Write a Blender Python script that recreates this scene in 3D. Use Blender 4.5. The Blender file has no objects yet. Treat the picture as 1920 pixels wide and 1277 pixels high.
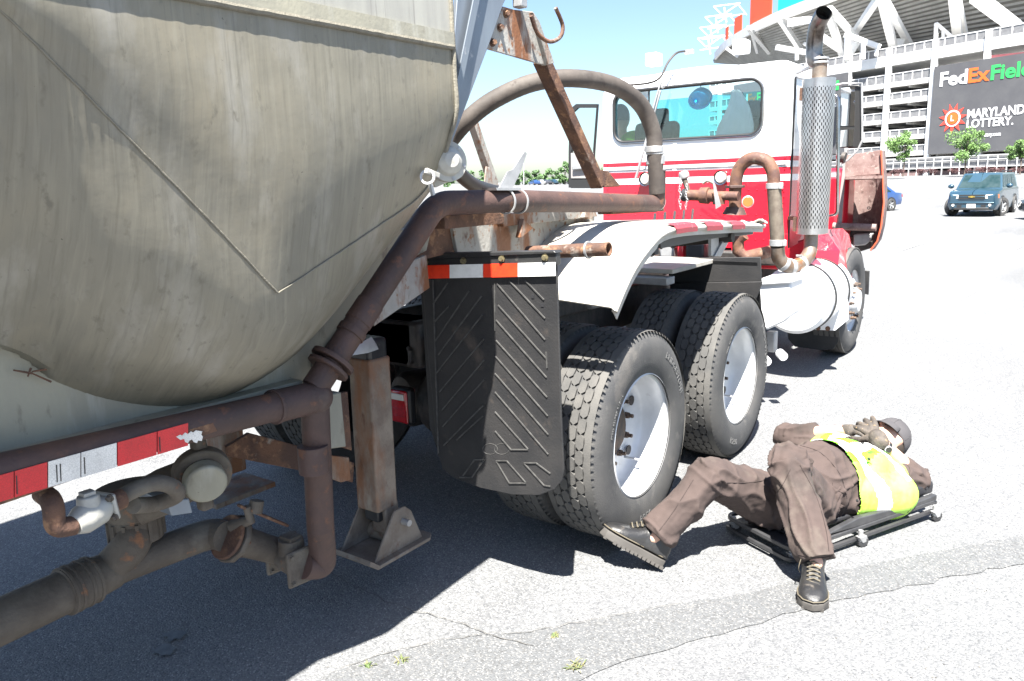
import bpy, bmesh, math, random
from math import sin, cos, pi, radians, sqrt, atan2, hypot
from mathutils import Vector, Matrix, noise

scene = bpy.context.scene
COL = scene.collection
random.seed(7)
V = Vector

# ------------------------------------------------------------------ camera
# world: +Y is the truck's forward direction, +X its right side, metres
CAM_H, FPX, PITCH, ROLL, YAW = 1.75, 1458.0, radians(11.5), radians(1.7), radians(36)
fw = V((-sin(YAW)*cos(PITCH), cos(YAW)*cos(PITCH), -sin(PITCH)))
rt0 = V((cos(YAW), sin(YAW), 0)); up0 = rt0.cross(fw)
rt = rt0*cos(ROLL) - up0*sin(ROLL); upv = up0*cos(ROLL) + rt0*sin(ROLL)
CAMP = V((0, 0, CAM_H))
cam_d = bpy.data.cameras.new('camera'); cam = bpy.data.objects.new('camera', cam_d); COL.objects.link(cam)
cam_d.sensor_width = 36.0; cam_d.lens = 36.0*FPX/1920.0
cam_d.clip_start = 0.05; cam_d.clip_end = 6000
m3 = Matrix((rt, upv, -fw)).transposed()
cam.matrix_world = Matrix.Translation(CAMP) @ m3.to_4x4()
scene.camera = cam

# ------------------------------------------------------------------ daylight
SUN_DIR = V((0.24, -0.48, 1.0)).normalized()          # towards the sun
world = bpy.data.worlds.new('World'); scene.world = world; world.use_nodes = True
wn = world.node_tree.nodes; wl = world.node_tree.links
bg = wn['Background']; sky = wn.new('ShaderNodeTexSky'); sky.sky_type = 'NISHITA'; sky.sun_disc = False
sky.sun_elevation = math.asin(SUN_DIR.z); sky.sun_rotation = atan2(SUN_DIR.x, SUN_DIR.y)
sky.air_density = 1.0; sky.dust_density = 1.0; sky.ozone_density = 3.5; sky.altitude = 0
wl.new(sky.outputs[0], bg.inputs[0]); bg.inputs[1].default_value = 0.05
sun_d = bpy.data.lights.new('sun', 'SUN'); sun = bpy.data.objects.new('sun', sun_d); COL.objects.link(sun)
sun_d.energy = 5.0; sun_d.angle = radians(0.53); sun_d.color = (1.0, 0.965, 0.9)
sun.rotation_euler = SUN_DIR.to_track_quat('Z', 'Y').to_euler()
vs = scene.view_settings
vs.view_transform = 'Standard'; vs.look = 'None'; vs.exposure = 2.32; vs.gamma = 1.0; vs.use_curve_mapping = False
scene.display_settings.display_device = 'sRGB'
scene.cycles.max_bounces = 8; scene.cycles.diffuse_bounces = 4; scene.cycles.glossy_bounces = 4
scene.cycles.transmission_bounces = 6; scene.cycles.transparent_max_bounces = 12

# ------------------------------------------------------------------ from a point of the photograph to a point of the place
def ray(px, py): return rt*(px-960) + upv*(638.5-py) + fw*FPX
def at(px, py, X=None, Y=None, Z=None, D=None):
    d = ray(px, py)
    k = (X/d.x if X is not None else Y/d.y if Y is not None else (Z-CAM_H)/d.z if Z is not None else D/FPX)
    return CAMP + d*k

# ------------------------------------------------------------------ helpers
ROOT = {}
def tag(o, label=None, cat=None, group=None, kind=None):
    if label: o['label'] = label
    if cat: o['category'] = cat
    if group: o['group'] = group
    if kind: o['kind'] = kind
    return o
def thing(name, label, cat, loc=(0, 0, 0), group=None, kind=None):
    o = bpy.data.objects.new(name, None); COL.objects.link(o); o.location = loc
    o.empty_display_size = .2
    ROOT[o.name] = V(loc); return tag(o, label, cat, group, kind)
def copy_tree(o, parent=None):
    c = o.copy(); COL.objects.link(c)
    if parent: c.parent = parent
    ROOT[c.name] = ROOT.get(o.name, V((0, 0, 0)))
    for ch in [x for x in o.children]: copy_tree(ch, c)
    return c

class MB:
    def __init__(s): s.v = []; s.f = []; s.mi = []; s.m = 0
    def add(s, vs_, fs):
        n = len(s.v); s.v += [V(p) for p in vs_]
        for f in fs: s.f.append([i+n for i in f]); s.mi.append(s.m)
        return s
    def box(s, c, size, rot=None):
        c = V(c); h = V(size)/2; vs_ = []
        for sx in (-1, 1):
            for sy in (-1, 1):
                for sz in (-1, 1):
                    p = V((h.x*sx, h.y*sy, h.z*sz)); vs_.append(c + (rot @ p if rot is not None else p))
        return s.add(vs_, [(0,1,3,2),(4,6,7,5),(0,4,5,1),(2,3,7,6),(0,2,6,4),(1,5,7,3)])
    def bar(s, p0, p1, w, h, up=(0, 0, 1)):
        p0, p1 = V(p0), V(p1); d = p1-p0; L = d.length; d = d/L; u = V(up)
        if abs(d.dot(u)) > .98: u = V((1, 0, 0))
        r = d.cross(u).normalized(); u = r.cross(d)
        return s.box((p0+p1)/2, (w, L, h), Matrix((r, d, u)).transposed())
    def tube(s, path, r, n=16, caps=True, closed=False):
        P = [V(p) for p in path]; N = len(P)
        R = r if isinstance(r, (list, tuple)) else [r]*N
        T = []
        for i in range(N):
            a = P[(i-1) % N] if closed or i > 0 else P[0]; b = P[(i+1) % N] if closed or i < N-1 else P[-1]
            t = b-a
            T.append(t.normalized() if t.length > 1e-9 else (T[-1] if T else V((0, 0, 1))))
        u = T[0].orthogonal().normalized(); vs_ = []
        for i in range(N):
            if i: u = (u - T[i]*u.dot(T[i])); u = u.normalized() if u.length > 1e-6 else T[i].orthogonal().normalized()
            w = T[i].cross(u)
            for k in range(n):
                a = 2*pi*k/n; vs_.append(P[i] + (u*cos(a) + w*sin(a))*R[i])
        fs = []
        for i in range(N if closed else N-1):
            j = (i+1) % N
            for k in range(n):
                fs.append((i*n+k, i*n+(k+1) % n, j*n+(k+1) % n, j*n+k))
        if caps and not closed:
            fs.append(tuple(range(n))[::-1]); fs.append(tuple(range((N-1)*n, N*n)))
        return s.add(vs_, fs)
    def cyl(s, p0, p1, r0, r1=None, n=24, caps=True): return s.tube([p0, p1], [r0, r0 if r1 is None else r1], n, caps)
    def lathe(s, prof, o, axis, n=32, closed=False, a0=0, a1=2*pi):
        """prof: (radius, distance along axis)"""
        o = V(o); ax = V(axis).normalized(); u = ax.orthogonal().normalized()
        if abs(ax.x) > .9: u = V((0, 0, 1)).cross(ax).normalized()
        w = ax.cross(u); vs_ = []; full = abs(a1-a0-2*pi) < 1e-6; m = n if full else n+1
        for (r, h) in prof:
            for k in range(m):
                a = a0+(a1-a0)*k/n; vs_.append(o + ax*h + (u*cos(a)+w*sin(a))*max(r, 1e-4))
        fs = []; L = len(prof)
        for i in range(L if closed else L-1):
            j = (i+1) % L
            for k in range(n):
                fs.append((i*m+k, i*m+(k+1) % m, j*m+(k+1) % m, j*m+k))
        return s.add(vs_, fs)
    def prism(s, poly, t):
        """flat polygon extruded by vector t"""
        P = [V(p) for p in poly]; t = V(t); n = len(P)
        return s.add(P+[p+t for p in P], [tuple(range(n))[::-1], tuple(range(n, 2*n))] + [(i, (i+1) % n, n+(i+1) % n, n+i) for i in range(n)])
    def sheet(s, rows, th=None):
        """grid of points; th = thickness vector"""
        nr, nc = len(rows), len(rows[0]); vs_ = [V(p) for r in rows for p in r]
        fs = [(i*nc+j, i*nc+j+1, (i+1)*nc+j+1, (i+1)*nc+j) for i in range(nr-1) for j in range(nc-1)]
        if th is not None:
            o = nr*nc; t = V(th); vs_ += [p+t for p in vs_]
            fs += [tuple(o+k for k in f)[::-1] for f in fs]
            for i in range(nr-1):
                fs.append((i*nc, (i+1)*nc, o+(i+1)*nc, o+i*nc)); fs.append((i*nc+nc-1, o+i*nc+nc-1, o+(i+1)*nc+nc-1, (i+1)*nc+nc-1))
            for j in range(nc-1):
                fs.append((j, o+j, o+j+1, j+1)); k = (nr-1)*nc; fs.append((k+j, k+j+1, o+k+j+1, o+k+j))
        return s.add(vs_, fs)
    def ball(s, c, r, nu=16, nv=10, v0=0, v1=1, rot=None):
        c = V(c); r = V(r) if isinstance(r, (tuple, list, Vector)) else V((r, r, r)); vs_ = []
        for i in range(nv+1):
            t = pi*(v0+(v1-v0)*i/nv)
            for k in range(nu):
                a = 2*pi*k/nu; q = V((r.x*sin(t)*cos(a), r.y*sin(t)*sin(a), r.z*cos(t)))
                vs_.append(c + (rot @ q if rot is not None else q))
        return s.add(vs_, [(i*nu+k, (i+1)*nu+k, (i+1)*nu+(k+1) % nu, i*nu+(k+1) % nu) for i in range(nv) for k in range(nu)])
    def capsule(s, p0, p1, r0, r1, n=14):
        p0, p1 = V(p0), V(p1); d = (p1-p0); L = d.length; d = d/max(L, 1e-6)
        path = []; R = []
        for i in range(5):
            a = pi/2*(1-i/4); path.append(p0 - d*r0*sin(a)); R.append(max(r0*cos(a), .0008))
        for i in range(5):
            a = pi/2*i/4; path.append(p1 + d*r1*sin(a)); R.append(max(r1*cos(a), .0008))
        return s.tube(path, R, n)
    def bolt(s, c, axis, r=.012, h=.012):
        c = V(c); ax = V(axis).normalized()
        s.cyl(c-ax*.002, c+ax*.003, r*1.5, n=12); return s.cyl(c+ax*.003, c+ax*h, r, n=6)
    def build(s, name, mat, parent=None, smooth=True, angle=40, bevel=0, label=None, kind=None, bseg=2):
        while parent and parent.parent and parent.parent.parent: parent = parent.parent      # thing > part > sub-part, no deeper
        me = bpy.data.meshes.new(name); o0 = ROOT.get(parent.name, V((0, 0, 0))) if parent else V((0, 0, 0))
        me.from_pydata([p-o0 for p in s.v], [], s.f)
        for mm in (mat if isinstance(mat, (list, tuple)) else [mat]): me.materials.append(mm)
        if s.m or any(s.mi): me.polygons.foreach_set('material_index', s.mi)
        bm = bmesh.new(); bm.from_mesh(me)
        bmesh.ops.remove_doubles(bm, verts=bm.verts, dist=1e-5)
        bmesh.ops.recalc_face_normals(bm, faces=bm.faces); bm.to_mesh(me); bm.free()
        if smooth:
            me.polygons.foreach_set('use_smooth', [True]*len(me.polygons)); me.set_sharp_from_angle(angle=radians(angle))
        me.update()
        o = bpy.data.objects.new(name, me); COL.objects.link(o)
        if parent: o.parent = parent; ROOT[o.name] = o0
        if bevel:
            b = o.modifiers.new('bevel', 'BEVEL'); b.width = bevel; b.segments = bseg; b.limit_method = 'ANGLE'; b.angle_limit = radians(35); b.harden_normals = False
        if label: o['label'] = label
        if kind: o['kind'] = kind
        return o

def smooth_path(pts, k=6, closed=False):
    P = [V(p) for p in pts]; out = []; n = len(P)
    rng = range(n if closed else n-1)
    for i in rng:
        g = (lambda j: P[j % n]) if closed else (lambda j: P[max(0, min(n-1, j))])
        a, b, c, d = g(i-1), g(i), g(i+1), g(i+2)
        for q in range(k):
            t = q/k
            out.append(.5*((2*b)+(c-a)*t+(2*a-5*b+4*c-d)*t*t+(3*b-a-3*c+d)*t*t*t))
    if not closed: out.append(P[-1])
    return out
def bend(pts, r, k=6):
    """polyline with rounded corners of radius r"""
    P = [V(p) for p in pts]; out = [P[0]]
    for i in range(1, len(P)-1):
        a, b, c = P[i-1], P[i], P[i+1]; u = (a-b); w = (c-b); d = min(r, u.length*.49, w.length*.49); u.normalize(); w.normalize()
        for q in range(k+1):
            t = q/k; out.append((b+u*d)*(1-t)**2 + b*2*t*(1-t) + (b+w*d)*t*t)
    out.append(P[-1]); return out

# ------------------------------------------------------------------ materials
def nd(nt, t, **kw):
    n = nt.nodes.new(t)
    for k, v in kw.items(): setattr(n, k, v)
    return n
def pmat(name, col, rough=.6, metal=0., col2=None, scale=6, detail=6, lo=.4, hi=.6, stretch=(1, 1, 1),
         spots=None, bump=0., bscale=40, coat=0, spec=.5, rvar=0., extra=None, bdist=.004):
    """col/col2 mixed by a noise; spots = [(colour, scale, lo, hi, stretch)] laid over it; all in object space"""
    m = bpy.data.materials.new(name); m.use_nodes = True; nt = m.node_tree; L = nt.links
    bs = nt.nodes['Principled BSDF']; bs.inputs['Roughness'].default_value = rough; bs.inputs['Metallic'].default_value = metal
    bs.inputs['Coat Weight'].default_value = coat; bs.inputs['Specular IOR Level'].default_value = spec
    tc = nd(nt, 'ShaderNodeTexCoord'); cur = None
    def mask(sc, lo_, hi_, st=(1, 1, 1), det=6):
        mp = nd(nt, 'ShaderNodeMapping'); mp.inputs['Scale'].default_value = st; L.new(tc.outputs['Object'], mp.inputs[0])
        n = nd(nt, 'ShaderNodeTexNoise'); n.inputs['Scale'].default_value = sc; n.inputs['Detail'].default_value = det; n.inputs['Roughness'].default_value = .62
        L.new(mp.outputs[0], n.inputs[0])
        r = nd(nt, 'ShaderNodeMapRange'); r.inputs[1].default_value = lo_; r.inputs[2].default_value = hi_; L.new(n.outputs[0], r.inputs[0]); return r.outputs[0]
    def rgb(c):
        n = nd(nt, 'ShaderNodeRGB'); n.outputs[0].default_value = (*c, 1); return n.outputs[0]
    cur = rgb(col)
    def mix(a, b, f):
        n = nd(nt, 'ShaderNodeMix', data_type='RGBA'); L.new(f, n.inputs[0]); L.new(a, n.inputs[6]); L.new(b, n.inputs[7]); return n.outputs[2]
    if col2: cur = mix(cur, rgb(col2), mask(scale, lo, hi, stretch, detail))
    for sp in (spots or []):
        c, sc, l, h = sp[:4]; st = sp[4] if len(sp) > 4 else (1, 1, 1); cur = mix(cur, rgb(c), mask(sc, l, h, st))
    if extra: cur = extra(nt, L, tc, cur, mix, rgb, mask)
    L.new(cur, bs.inputs['Base Color'])
    if rvar:
        r = nd(nt, 'ShaderNodeMapRange'); r.inputs[3].default_value = rough-rvar; r.inputs[4].default_value = rough+rvar
        L.new(mask(scale*2.3, .3, .7, (1, 1, 1)), r.inputs[0]); L.new(r.outputs[0], bs.inputs['Roughness'])
    if bump:
        b = nd(nt, 'ShaderNodeBump'); b.inputs['Strength'].default_value = bump; b.inputs['Distance'].default_value = bdist
        n = nd(nt, 'ShaderNodeTexNoise'); n.inputs['Scale'].default_value = bscale; n.inputs['Detail'].default_value = 5
        L.new(tc.outputs['Object'], n.inputs[0]); L.new(n.outputs[0], b.inputs['Height']); L.new(b.outputs[0], bs.inputs['Normal'])
    return m

M = {}
RUST = (.16, .06, .025); RUSTD = (.055, .027, .018)
M['pipe'] = pmat('rusty_pipe_paint', (.066, .037, .031), .66, 0, (.046, .027, .023), 7, spots=[((.13, .055, .03), 14, .58, .70), ((.11, .055, .035), 2.5, .52, .75), ((.18, .16, .14), 60, .71, .76), ((.11, .09, .075), 3, .60, .8)], bump=.5, bscale=70)
M['pipe2'] = pmat('dusty_grey_pipe', (.105, .088, .070), .8, 0, (.070, .056, .044), 6, spots=[((.21, .09, .04), 12, .62, .72), ((.15, .135, .11), 4, .5, .75)], bump=.6, bscale=80)
M['rust'] = pmat('rusted_steel', (.125, .062, .036), .8, 0, (.065, .034, .024), 9, spots=[((.22, .12, .065), 20, .55, .66), ((.24, .21, .18), 8, .62, .70)], bump=.8, bscale=90)
M['rustwhite'] = pmat('rust_bleeding_white_paint', (.31, .30, .275), .65, 0, (.24, .23, .21), 5, spots=[((.17, .07, .03), 6, .50, .60, (1, 1, .35)), ((.20, .09, .04), 25, .58, .66), ((.09, .04, .025), 13, .58, .68, (1, 1, .5))], bump=.5, bscale=70)
M['leg'] = pmat('rusted_landing_leg', (.15, .115, .09), .75, 0, (.23, .19, .15), 6, spots=[((.19, .085, .04), 4, .48, .60, (1, 1, .3)), ((.28, .25, .20), 7, .56, .68, (1, 1, .3)), ((.10, .045, .025), 9, .60, .68, (1, 1, .35))], bump=.7, bscale=60)
M['alu'] = None
M['cream'] = pmat('dirty_cream_aluminium', (.28, .265, .205), .6, .1, (.22, .21, .17), 3, stretch=(1, 1, .25), spots=[((.12, .10, .075), 12, .60, .74, (1, 1, .4)), ((.12, .10, .08), 40, .70, .74), ((.36, .355, .31), 5, .55, .7, (1, 1, .2))], bump=.25, bscale=60)
M['black'] = pmat('black_paint', (.018, .018, .02), .42, 0, (.03, .03, .03), 8, spots=[((.10, .09, .08), 25, .66, .74)], bump=.3)
M['ribrubber'] = pmat('highlit_rib_rubber', (.038, .037, .036), .6, 0, (.07, .068, .065), 30)  # paler rubber, edge highlights of the raised ribs put into the colour
M['rubber'] = pmat('mudflap_rubber', (.014, .014, .015), .62, 0, (.022, .021, .021), 6, spots=[((.07, .055, .045), 5, .60, .75), ((.14, .13, .12), 90, .73, .76)], bump=.35, bscale=120)
M['tyre'] = pmat('tyre_rubber', (.044, .044, .045), .78, 0, (.064, .062, .060), 4, spots=[((.09, .086, .08), 14, .58, .74), ((.11, .10, .09), 3, .60, .75)], bump=.4, bscale=150)
M['tread'] = pmat('worn_tread_rubber', (.056, .055, .053), .85, 0, (.085, .081, .075), 5, bump=.4, bscale=150)
M['rim'] = pmat('white_painted_rim', (.60, .61, .62), .38, .1, (.50, .51, .52), 4, spots=[((.30, .28, .26), 9, .66, .78)], rvar=.1)
M['hub'] = pmat('rusty_hub', (.12, .075, .05), .7, .2, (.05, .04, .035), 15)
M['white'] = pmat('white_truck_paint', (.72, .73, .74), .3, 0, (.66, .66, .66), 3, coat=.5, spots=[((.45, .42, .38), 6, .68, .8)])
M['fender'] = pmat('white_fender_plastic', (.44, .42, .38), .55, 0, (.33, .31, .27), 3, spots=[((.22, .18, .14), 4, .56, .78, (1, .4, .4)), ((.28, .24, .20), 18, .62, .74)], bump=.1)
M['red'] = pmat('red_truck_paint', (.55, .012, .028), .28, 0, (.48, .012, .025), 5, coat=.6, spots=[((.60, .16, .16), 70, .70, .76)])
M['chrome'] = pmat('chrome', (.50, .50, .51), .16, 1.0, (.36, .34, .32), 4)
M['stainless'] = pmat('stainless_shield', (.52, .51, .50), .33, .9, (.42, .41, .40), 5, spots=[((.30, .24, .20), 8, .62, .78)])
M['stackmetal'] = pmat('smoky_dark_chrome', (.26, .25, .25), .28, .95, (.14, .12, .11), 4, spots=[((.05, .04, .035), 5, .55, .7)])
M['heated'] = pmat('heat_stained_exhaust', (.27, .23, .19), .45, .6, (.19, .13, .09), 8, spots=[((.24, .11, .05), 9, .58, .68)])
M['galv'] = pmat('galvanised_steel', (.42, .42, .42), .5, .5, (.33, .33, .33), 8)
M['bolt'] = pmat('bolt_brass_steel', (.32, .28, .17), .45, .7, (.2, .17, .1), 30)
M['dark'] = pmat('greasy_dark_metal', (.030, .028, .027), .6, .2, (.06, .05, .045), 12, bump=.6, bscale=40)
M['hose'] = pmat('brown_rubber_hose', (.070, .058, .050), .75, 0, (.048, .040, .035), 9, spots=[((.11, .098, .085), 5, .52, .75), ((.04, .03, .025), 22, .6, .7)], bump=.3)
M['blackhose'] = pmat('black_rubber_hose', (.022, .022, .024), .5)
M['castwhite'] = pmat('white_cast_metal', (.40, .39, .35), .5, .1, (.33, .32, .29), 12, spots=[((.28, .14, .06), 16, .64, .72)], bump=.3, bscale=60)
M['glass'] = None
def glass(name, tint=(.75, .95, .95), refl=.35, rough=.02):
    m = bpy.data.materials.new(name); m.use_nodes = True; nt = m.node_tree; nt.nodes.clear()
    o = nd(nt, 'ShaderNodeOutputMaterial'); t = nd(nt, 'ShaderNodeBsdfTransparent'); g = nd(nt, 'ShaderNodeBsdfGlossy'); g.inputs['Roughness'].default_value = rough
    t.inputs[0].default_value = (*tint, 1); mx = nd(nt, 'ShaderNodeMixShader'); f = nd(nt, 'ShaderNodeFresnel'); f.inputs[0].default_value = 1.5
    mr = nd(nt, 'ShaderNodeMath', operation='MULTIPLY_ADD'); mr.inputs[1].default_value = 1.0; mr.inputs[2].default_value = refl*.3
    nt.links.new(f.outputs[0], mr.inputs[0]); nt.links.new(mr.outputs[0], mx.inputs[0]); nt.links.new(t.outputs[0], mx.inputs[1]); nt.links.new(g.outputs[0], mx.inputs[2]); nt.links.new(mx.outputs[0], o.inputs[0]); return m
M['glass'] = glass('cab_glass', (.90, .98, .98), .2); M['tintglass'] = glass('tinted_windscreen', (.42, .93, .96), .2)
M['glassdark'] = glass('dark_car_glass', (.10, .14, .15), .5)
def emitless_plain(name, c, rough=.5, **k): return pmat(name, c, rough, **k)
def tape(name, c): # reflective tape: fine honeycomb relief
    def ex(nt, L, tc, cur, mix, rgb, mask):
        v = nd(nt, 'ShaderNodeTexVoronoi'); v.inputs['Scale'].default_value = 160; v.feature = 'DISTANCE_TO_EDGE'; L.new(tc.outputs['Object'], v.inputs[0])
        r = nd(nt, 'ShaderNodeMapRange'); r.inputs[1].default_value = .02; r.inputs[2].default_value = .10; r.inputs[3].default_value = .55; r.inputs[4].default_value = 0; L.new(v.outputs[0], r.inputs[0])
        return mix(cur, rgb(tuple(x*.55 for x in c)), r.outputs[0])
    return pmat(name, c, .3, .1, tuple(min(1, x*.8) for x in c), 8, extra=ex, coat=.3)
M['tape_red'] = tape('red_reflective_tape', (.62, .012, .02)); M['tape_white'] = tape('white_reflective_tape', (.72, .70, .66))
M['flap_red'] = pmat('orange_red_reflector', (.85, .05, .015), .3, coat=.3, col2=(.75, .04, .015), scale=30); M['flap_white'] = pmat('white_reflector', (.80, .80, .78), .3, coat=.3, col2=(.72, .72, .7), scale=30)
M['tapeoldred'] = pmat('faded_red_tape', (.62, .14, .15), .5, 0, (.55, .2, .2), 14, spots=[((.6, .45, .42), 25, .6, .66)])
M['lens_red'] = pmat('red_lamp_lens', (.42, .004, .008), .15, coat=1, col2=(.30, .003, .006), scale=60)
M['lens_clear'] = pmat('clear_lamp_lens', (.62, .60, .55), .15, coat=1)
M['amber'] = pmat('amber_lens', (.45, .10, .015), .25, coat=.8)
M['darkgrey'] = pmat('dark_grey_bracket', (.07, .07, .07), .6); M['rust3'] = pmat('mottled_rust_exhaust', (.15, .075, .045), .7, .1, (.085, .042, .032), 9, spots=[((.24, .19, .14), 6, .56, .68), ((.05, .03, .025), 14, .62, .7)], bump=.5, bscale=60)
M['flex'] = pmat('ribbed_flex_steel', (.19, .16, .125), .55, .4, (.12, .095, .075), 9); M['soot'] = pmat('soot', (.008, .008, .008), .9)
M['hoodin'] = pmat('dusty_pink_hood_inside', (.17, .105, .095), .85, 0, (.24, .17, .155), 7, spots=[((.08, .045, .04), 11, .56, .68), ((.34, .28, .25), 30, .60, .68)], bump=.4); M['hoodred'] = pmat('orange_red_hood_edge', (.60, .10, .05), .4); M['hoodgrey'] = pmat('grey_door_trim', (.27, .25, .24), .7)
M['tapeoldred'] = pmat('faded_red_tape', (.30, .035, .045), .5, 0, (.24, .04, .05), 14, spots=[((.4, .3, .28), 25, .64, .70)])
M['mirror'] = pmat('mirror_silver', (.8, .8, .8), .02, 1.0, (.78, .78, .78))
# ================================================================== THE SETTING
def ground_z(d):
    T = [(0, 0), (12, 0), (20, -.10), (33, -.32), (60, -.25), (100, .25), (140, .75), (200, .8), (400, .9), (5000, .9)]
    for (a, za), (b, zb) in zip(T, T[1:]):
        if d <= b:
            t = (d-a)/(b-a); t = t*t*(3-2*t); return za+(zb-za)*t
    return .9
def on_ground(px, py, lift=0):
    z = 0.
    for _ in range(30):
        p = at(px, py, Z=z); z = .5*z+.5*ground_z(hypot(p.x, p.y))
    p = at(px, py, Z=z); return V((p.x, p.y, z+lift))

def asphalt(name, base, base2, light, dark, patchy=True, oil=True):
    m = bpy.data.materials.new(name); m.use_nodes = True; nt = m.node_tree; L = nt.links; bs = nt.nodes['Principled BSDF']
    tc = nd(nt, 'ShaderNodeTexCoord'); co = tc.outputs['Object']
    def noise_(sc, det=4, st=None, ro=.6):
        n = nd(nt, 'ShaderNodeTexNoise'); n.inputs['Scale'].default_value = sc; n.inputs['Detail'].default_value = det; n.inputs['Roughness'].default_value = ro
        if st:
            mp = nd(nt, 'ShaderNodeMapping'); mp.inputs['Scale'].default_value = st[:3]; mp.inputs['Rotation'].default_value = (0, 0, st[3] if len(st) > 3 else 0); L.new(co, mp.inputs[0]); L.new(mp.outputs[0], n.inputs[0])
        else: L.new(co, n.inputs[0])
        return n.outputs[0]
    def rng(x, a, b, c=0., d=1.):
        r = nd(nt, 'ShaderNodeMapRange'); r.inputs[1].default_value = a; r.inputs[2].default_value = b; r.inputs[3].default_value = c; r.inputs[4].default_value = d; L.new(x, r.inputs[0]); return r.outputs[0]
    def mix(a, b, f):
        n = nd(nt, 'ShaderNodeMix', data_type='RGBA')
        L.new(f, n.inputs[0])
        for i, q in ((6, a), (7, b)):
            if isinstance(q, tuple): n.inputs[i].default_value = (*q, 1)
            else: L.new(q, n.inputs[i])
        return n.outputs[2]
    c = mix(base, base2, rng(noise_(.35, 5), .35, .65))
    if patchy:
        c = mix(c, tuple(x*.72 for x in base), rng(noise_(.55, 5, (1, .13, 1, radians(64))), .54, .64, 0, .8)); c = mix(c, tuple(x*.6 for x in base), rng(noise_(1.7, 4), .64, .72, 0, .5)); c = mix(c, tuple(x*.55 for x in base), rng(noise_(7.0, 5), .70, .76, 0, .6))
    # single stones of the aggregate
    v = nd(nt, 'ShaderNodeTexVoronoi'); v.inputs['Scale'].default_value = 120; L.new(co, v.inputs[0])
    sep = nd(nt, 'ShaderNodeSeparateColor'); L.new(v.outputs['Color'], sep.inputs[0])
    c = mix(c, light, rng(sep.outputs[0], .72, .9, 0, .7))
    c = mix(c, dark, rng(sep.outputs[1], .70, .9, 0, .6))
    v2 = nd(nt, 'ShaderNodeTexVoronoi'); v2.inputs['Scale'].default_value = 210; L.new(co, v2.inputs[0])
    sep2 = nd(nt, 'ShaderNodeSeparateColor'); L.new(v2.outputs['Color'], sep2.inputs[0])
    c = mix(c, tuple(x*1.35 for x in light), rng(sep2.outputs[0], .93, .96, 0, 1.))
    L.new(c, bs.inputs['Base Color']); bs.inputs['Roughness'].default_value = .85
    b = nd(nt, 'ShaderNodeBump'); b.inputs['Strength'].default_value = .9; b.inputs['Distance'].default_value = .004
    L.new(v.outputs['Distance'], b.inputs['Height']); b.invert = True
    b2 = nd(nt, 'ShaderNodeBump'); b2.inputs['Strength'].default_value = .6; b2.inputs['Distance'].default_value = .004; L.new(noise_(180, 3), b2.inputs['Height']); L.new(b.outputs[0], b2.inputs['Normal'])
    L.new(b2.outputs[0], bs.inputs['Normal']); return m
M['asphalt'] = asphalt('pale_worn_asphalt', (.114, .116, .120), (.136, .138, .141), (.205, .205, .200), (.062, .065, .070))
M['patch'] = asphalt('darker_asphalt_patch', (.090, .093, .097), (.104, .107, .110), (.155, .153, .150), (.055, .055, .055), patchy=False)
radii = [0, 1.5, 3, 4.5, 6, 8, 10, 12, 14, 17, 20, 24, 28, 33, 40, 50, 60, 75, 90, 110, 125, 140, 170, 200, 300, 400, 900, 2500, 5000]
b = MB(); n = 72; vs_ = [V((0, 0, 0))]; fs = []
for i, r in enumerate(radii[1:]):
    for k in range(n):
        a = 2*pi*k/n; vs_.append(V((r*cos(a), r*sin(a), ground_z(r))))
for k in range(n): fs.append((0, 1+k, 1+(k+1) % n))
for i in range(len(radii)-2):
    for k in range(n):
        a = 1+i*n+k; c = 1+i*n+(k+1) % n; fs.append((a, a+n, c+n, c))
b.add(vs_, fs); g = b.build('ground', M['asphalt'], angle=180); tag(g, 'pale sun-bleached asphalt of the parking lot', kind='structure')

def ground_poly(name, pts, mat, lift, label=None, jag=0., kind='structure', close=True):
    P = []
    n = len(pts)
    for i in range(n):
        a, c = V(pts[i]), V(pts[(i+1) % n]); L = (c-a).length; k = max(1, int(L/.06)) if jag else max(1, int(L/2.))
        for q in range(k):
            p = a.lerp(c, q/k)
            if jag: p = p + V((noise.noise(p*9)*jag + noise.noise(p*30)*jag*.5, noise.noise(p*9+V((5, 5, 5)))*jag + noise.noise(p*30+V((3, 1, 2)))*jag*.5, 0))
            p.z = ground_z(hypot(p.x, p.y))+lift; P.append(p)
    me = MB(); me.add(P, [tuple(range(len(P)))]); o = me.build(name, mat, smooth=False)
    bm = bmesh.new(); bm.from_mesh(o.data); bmesh.ops.triangulate(bm, faces=bm.faces)
    for f in bm.faces:
        if f.normal.z < 0: f.normal_flip()
    bm.to_mesh(o.data); bm.free(); tag(o, label, kind=kind); return o
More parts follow.
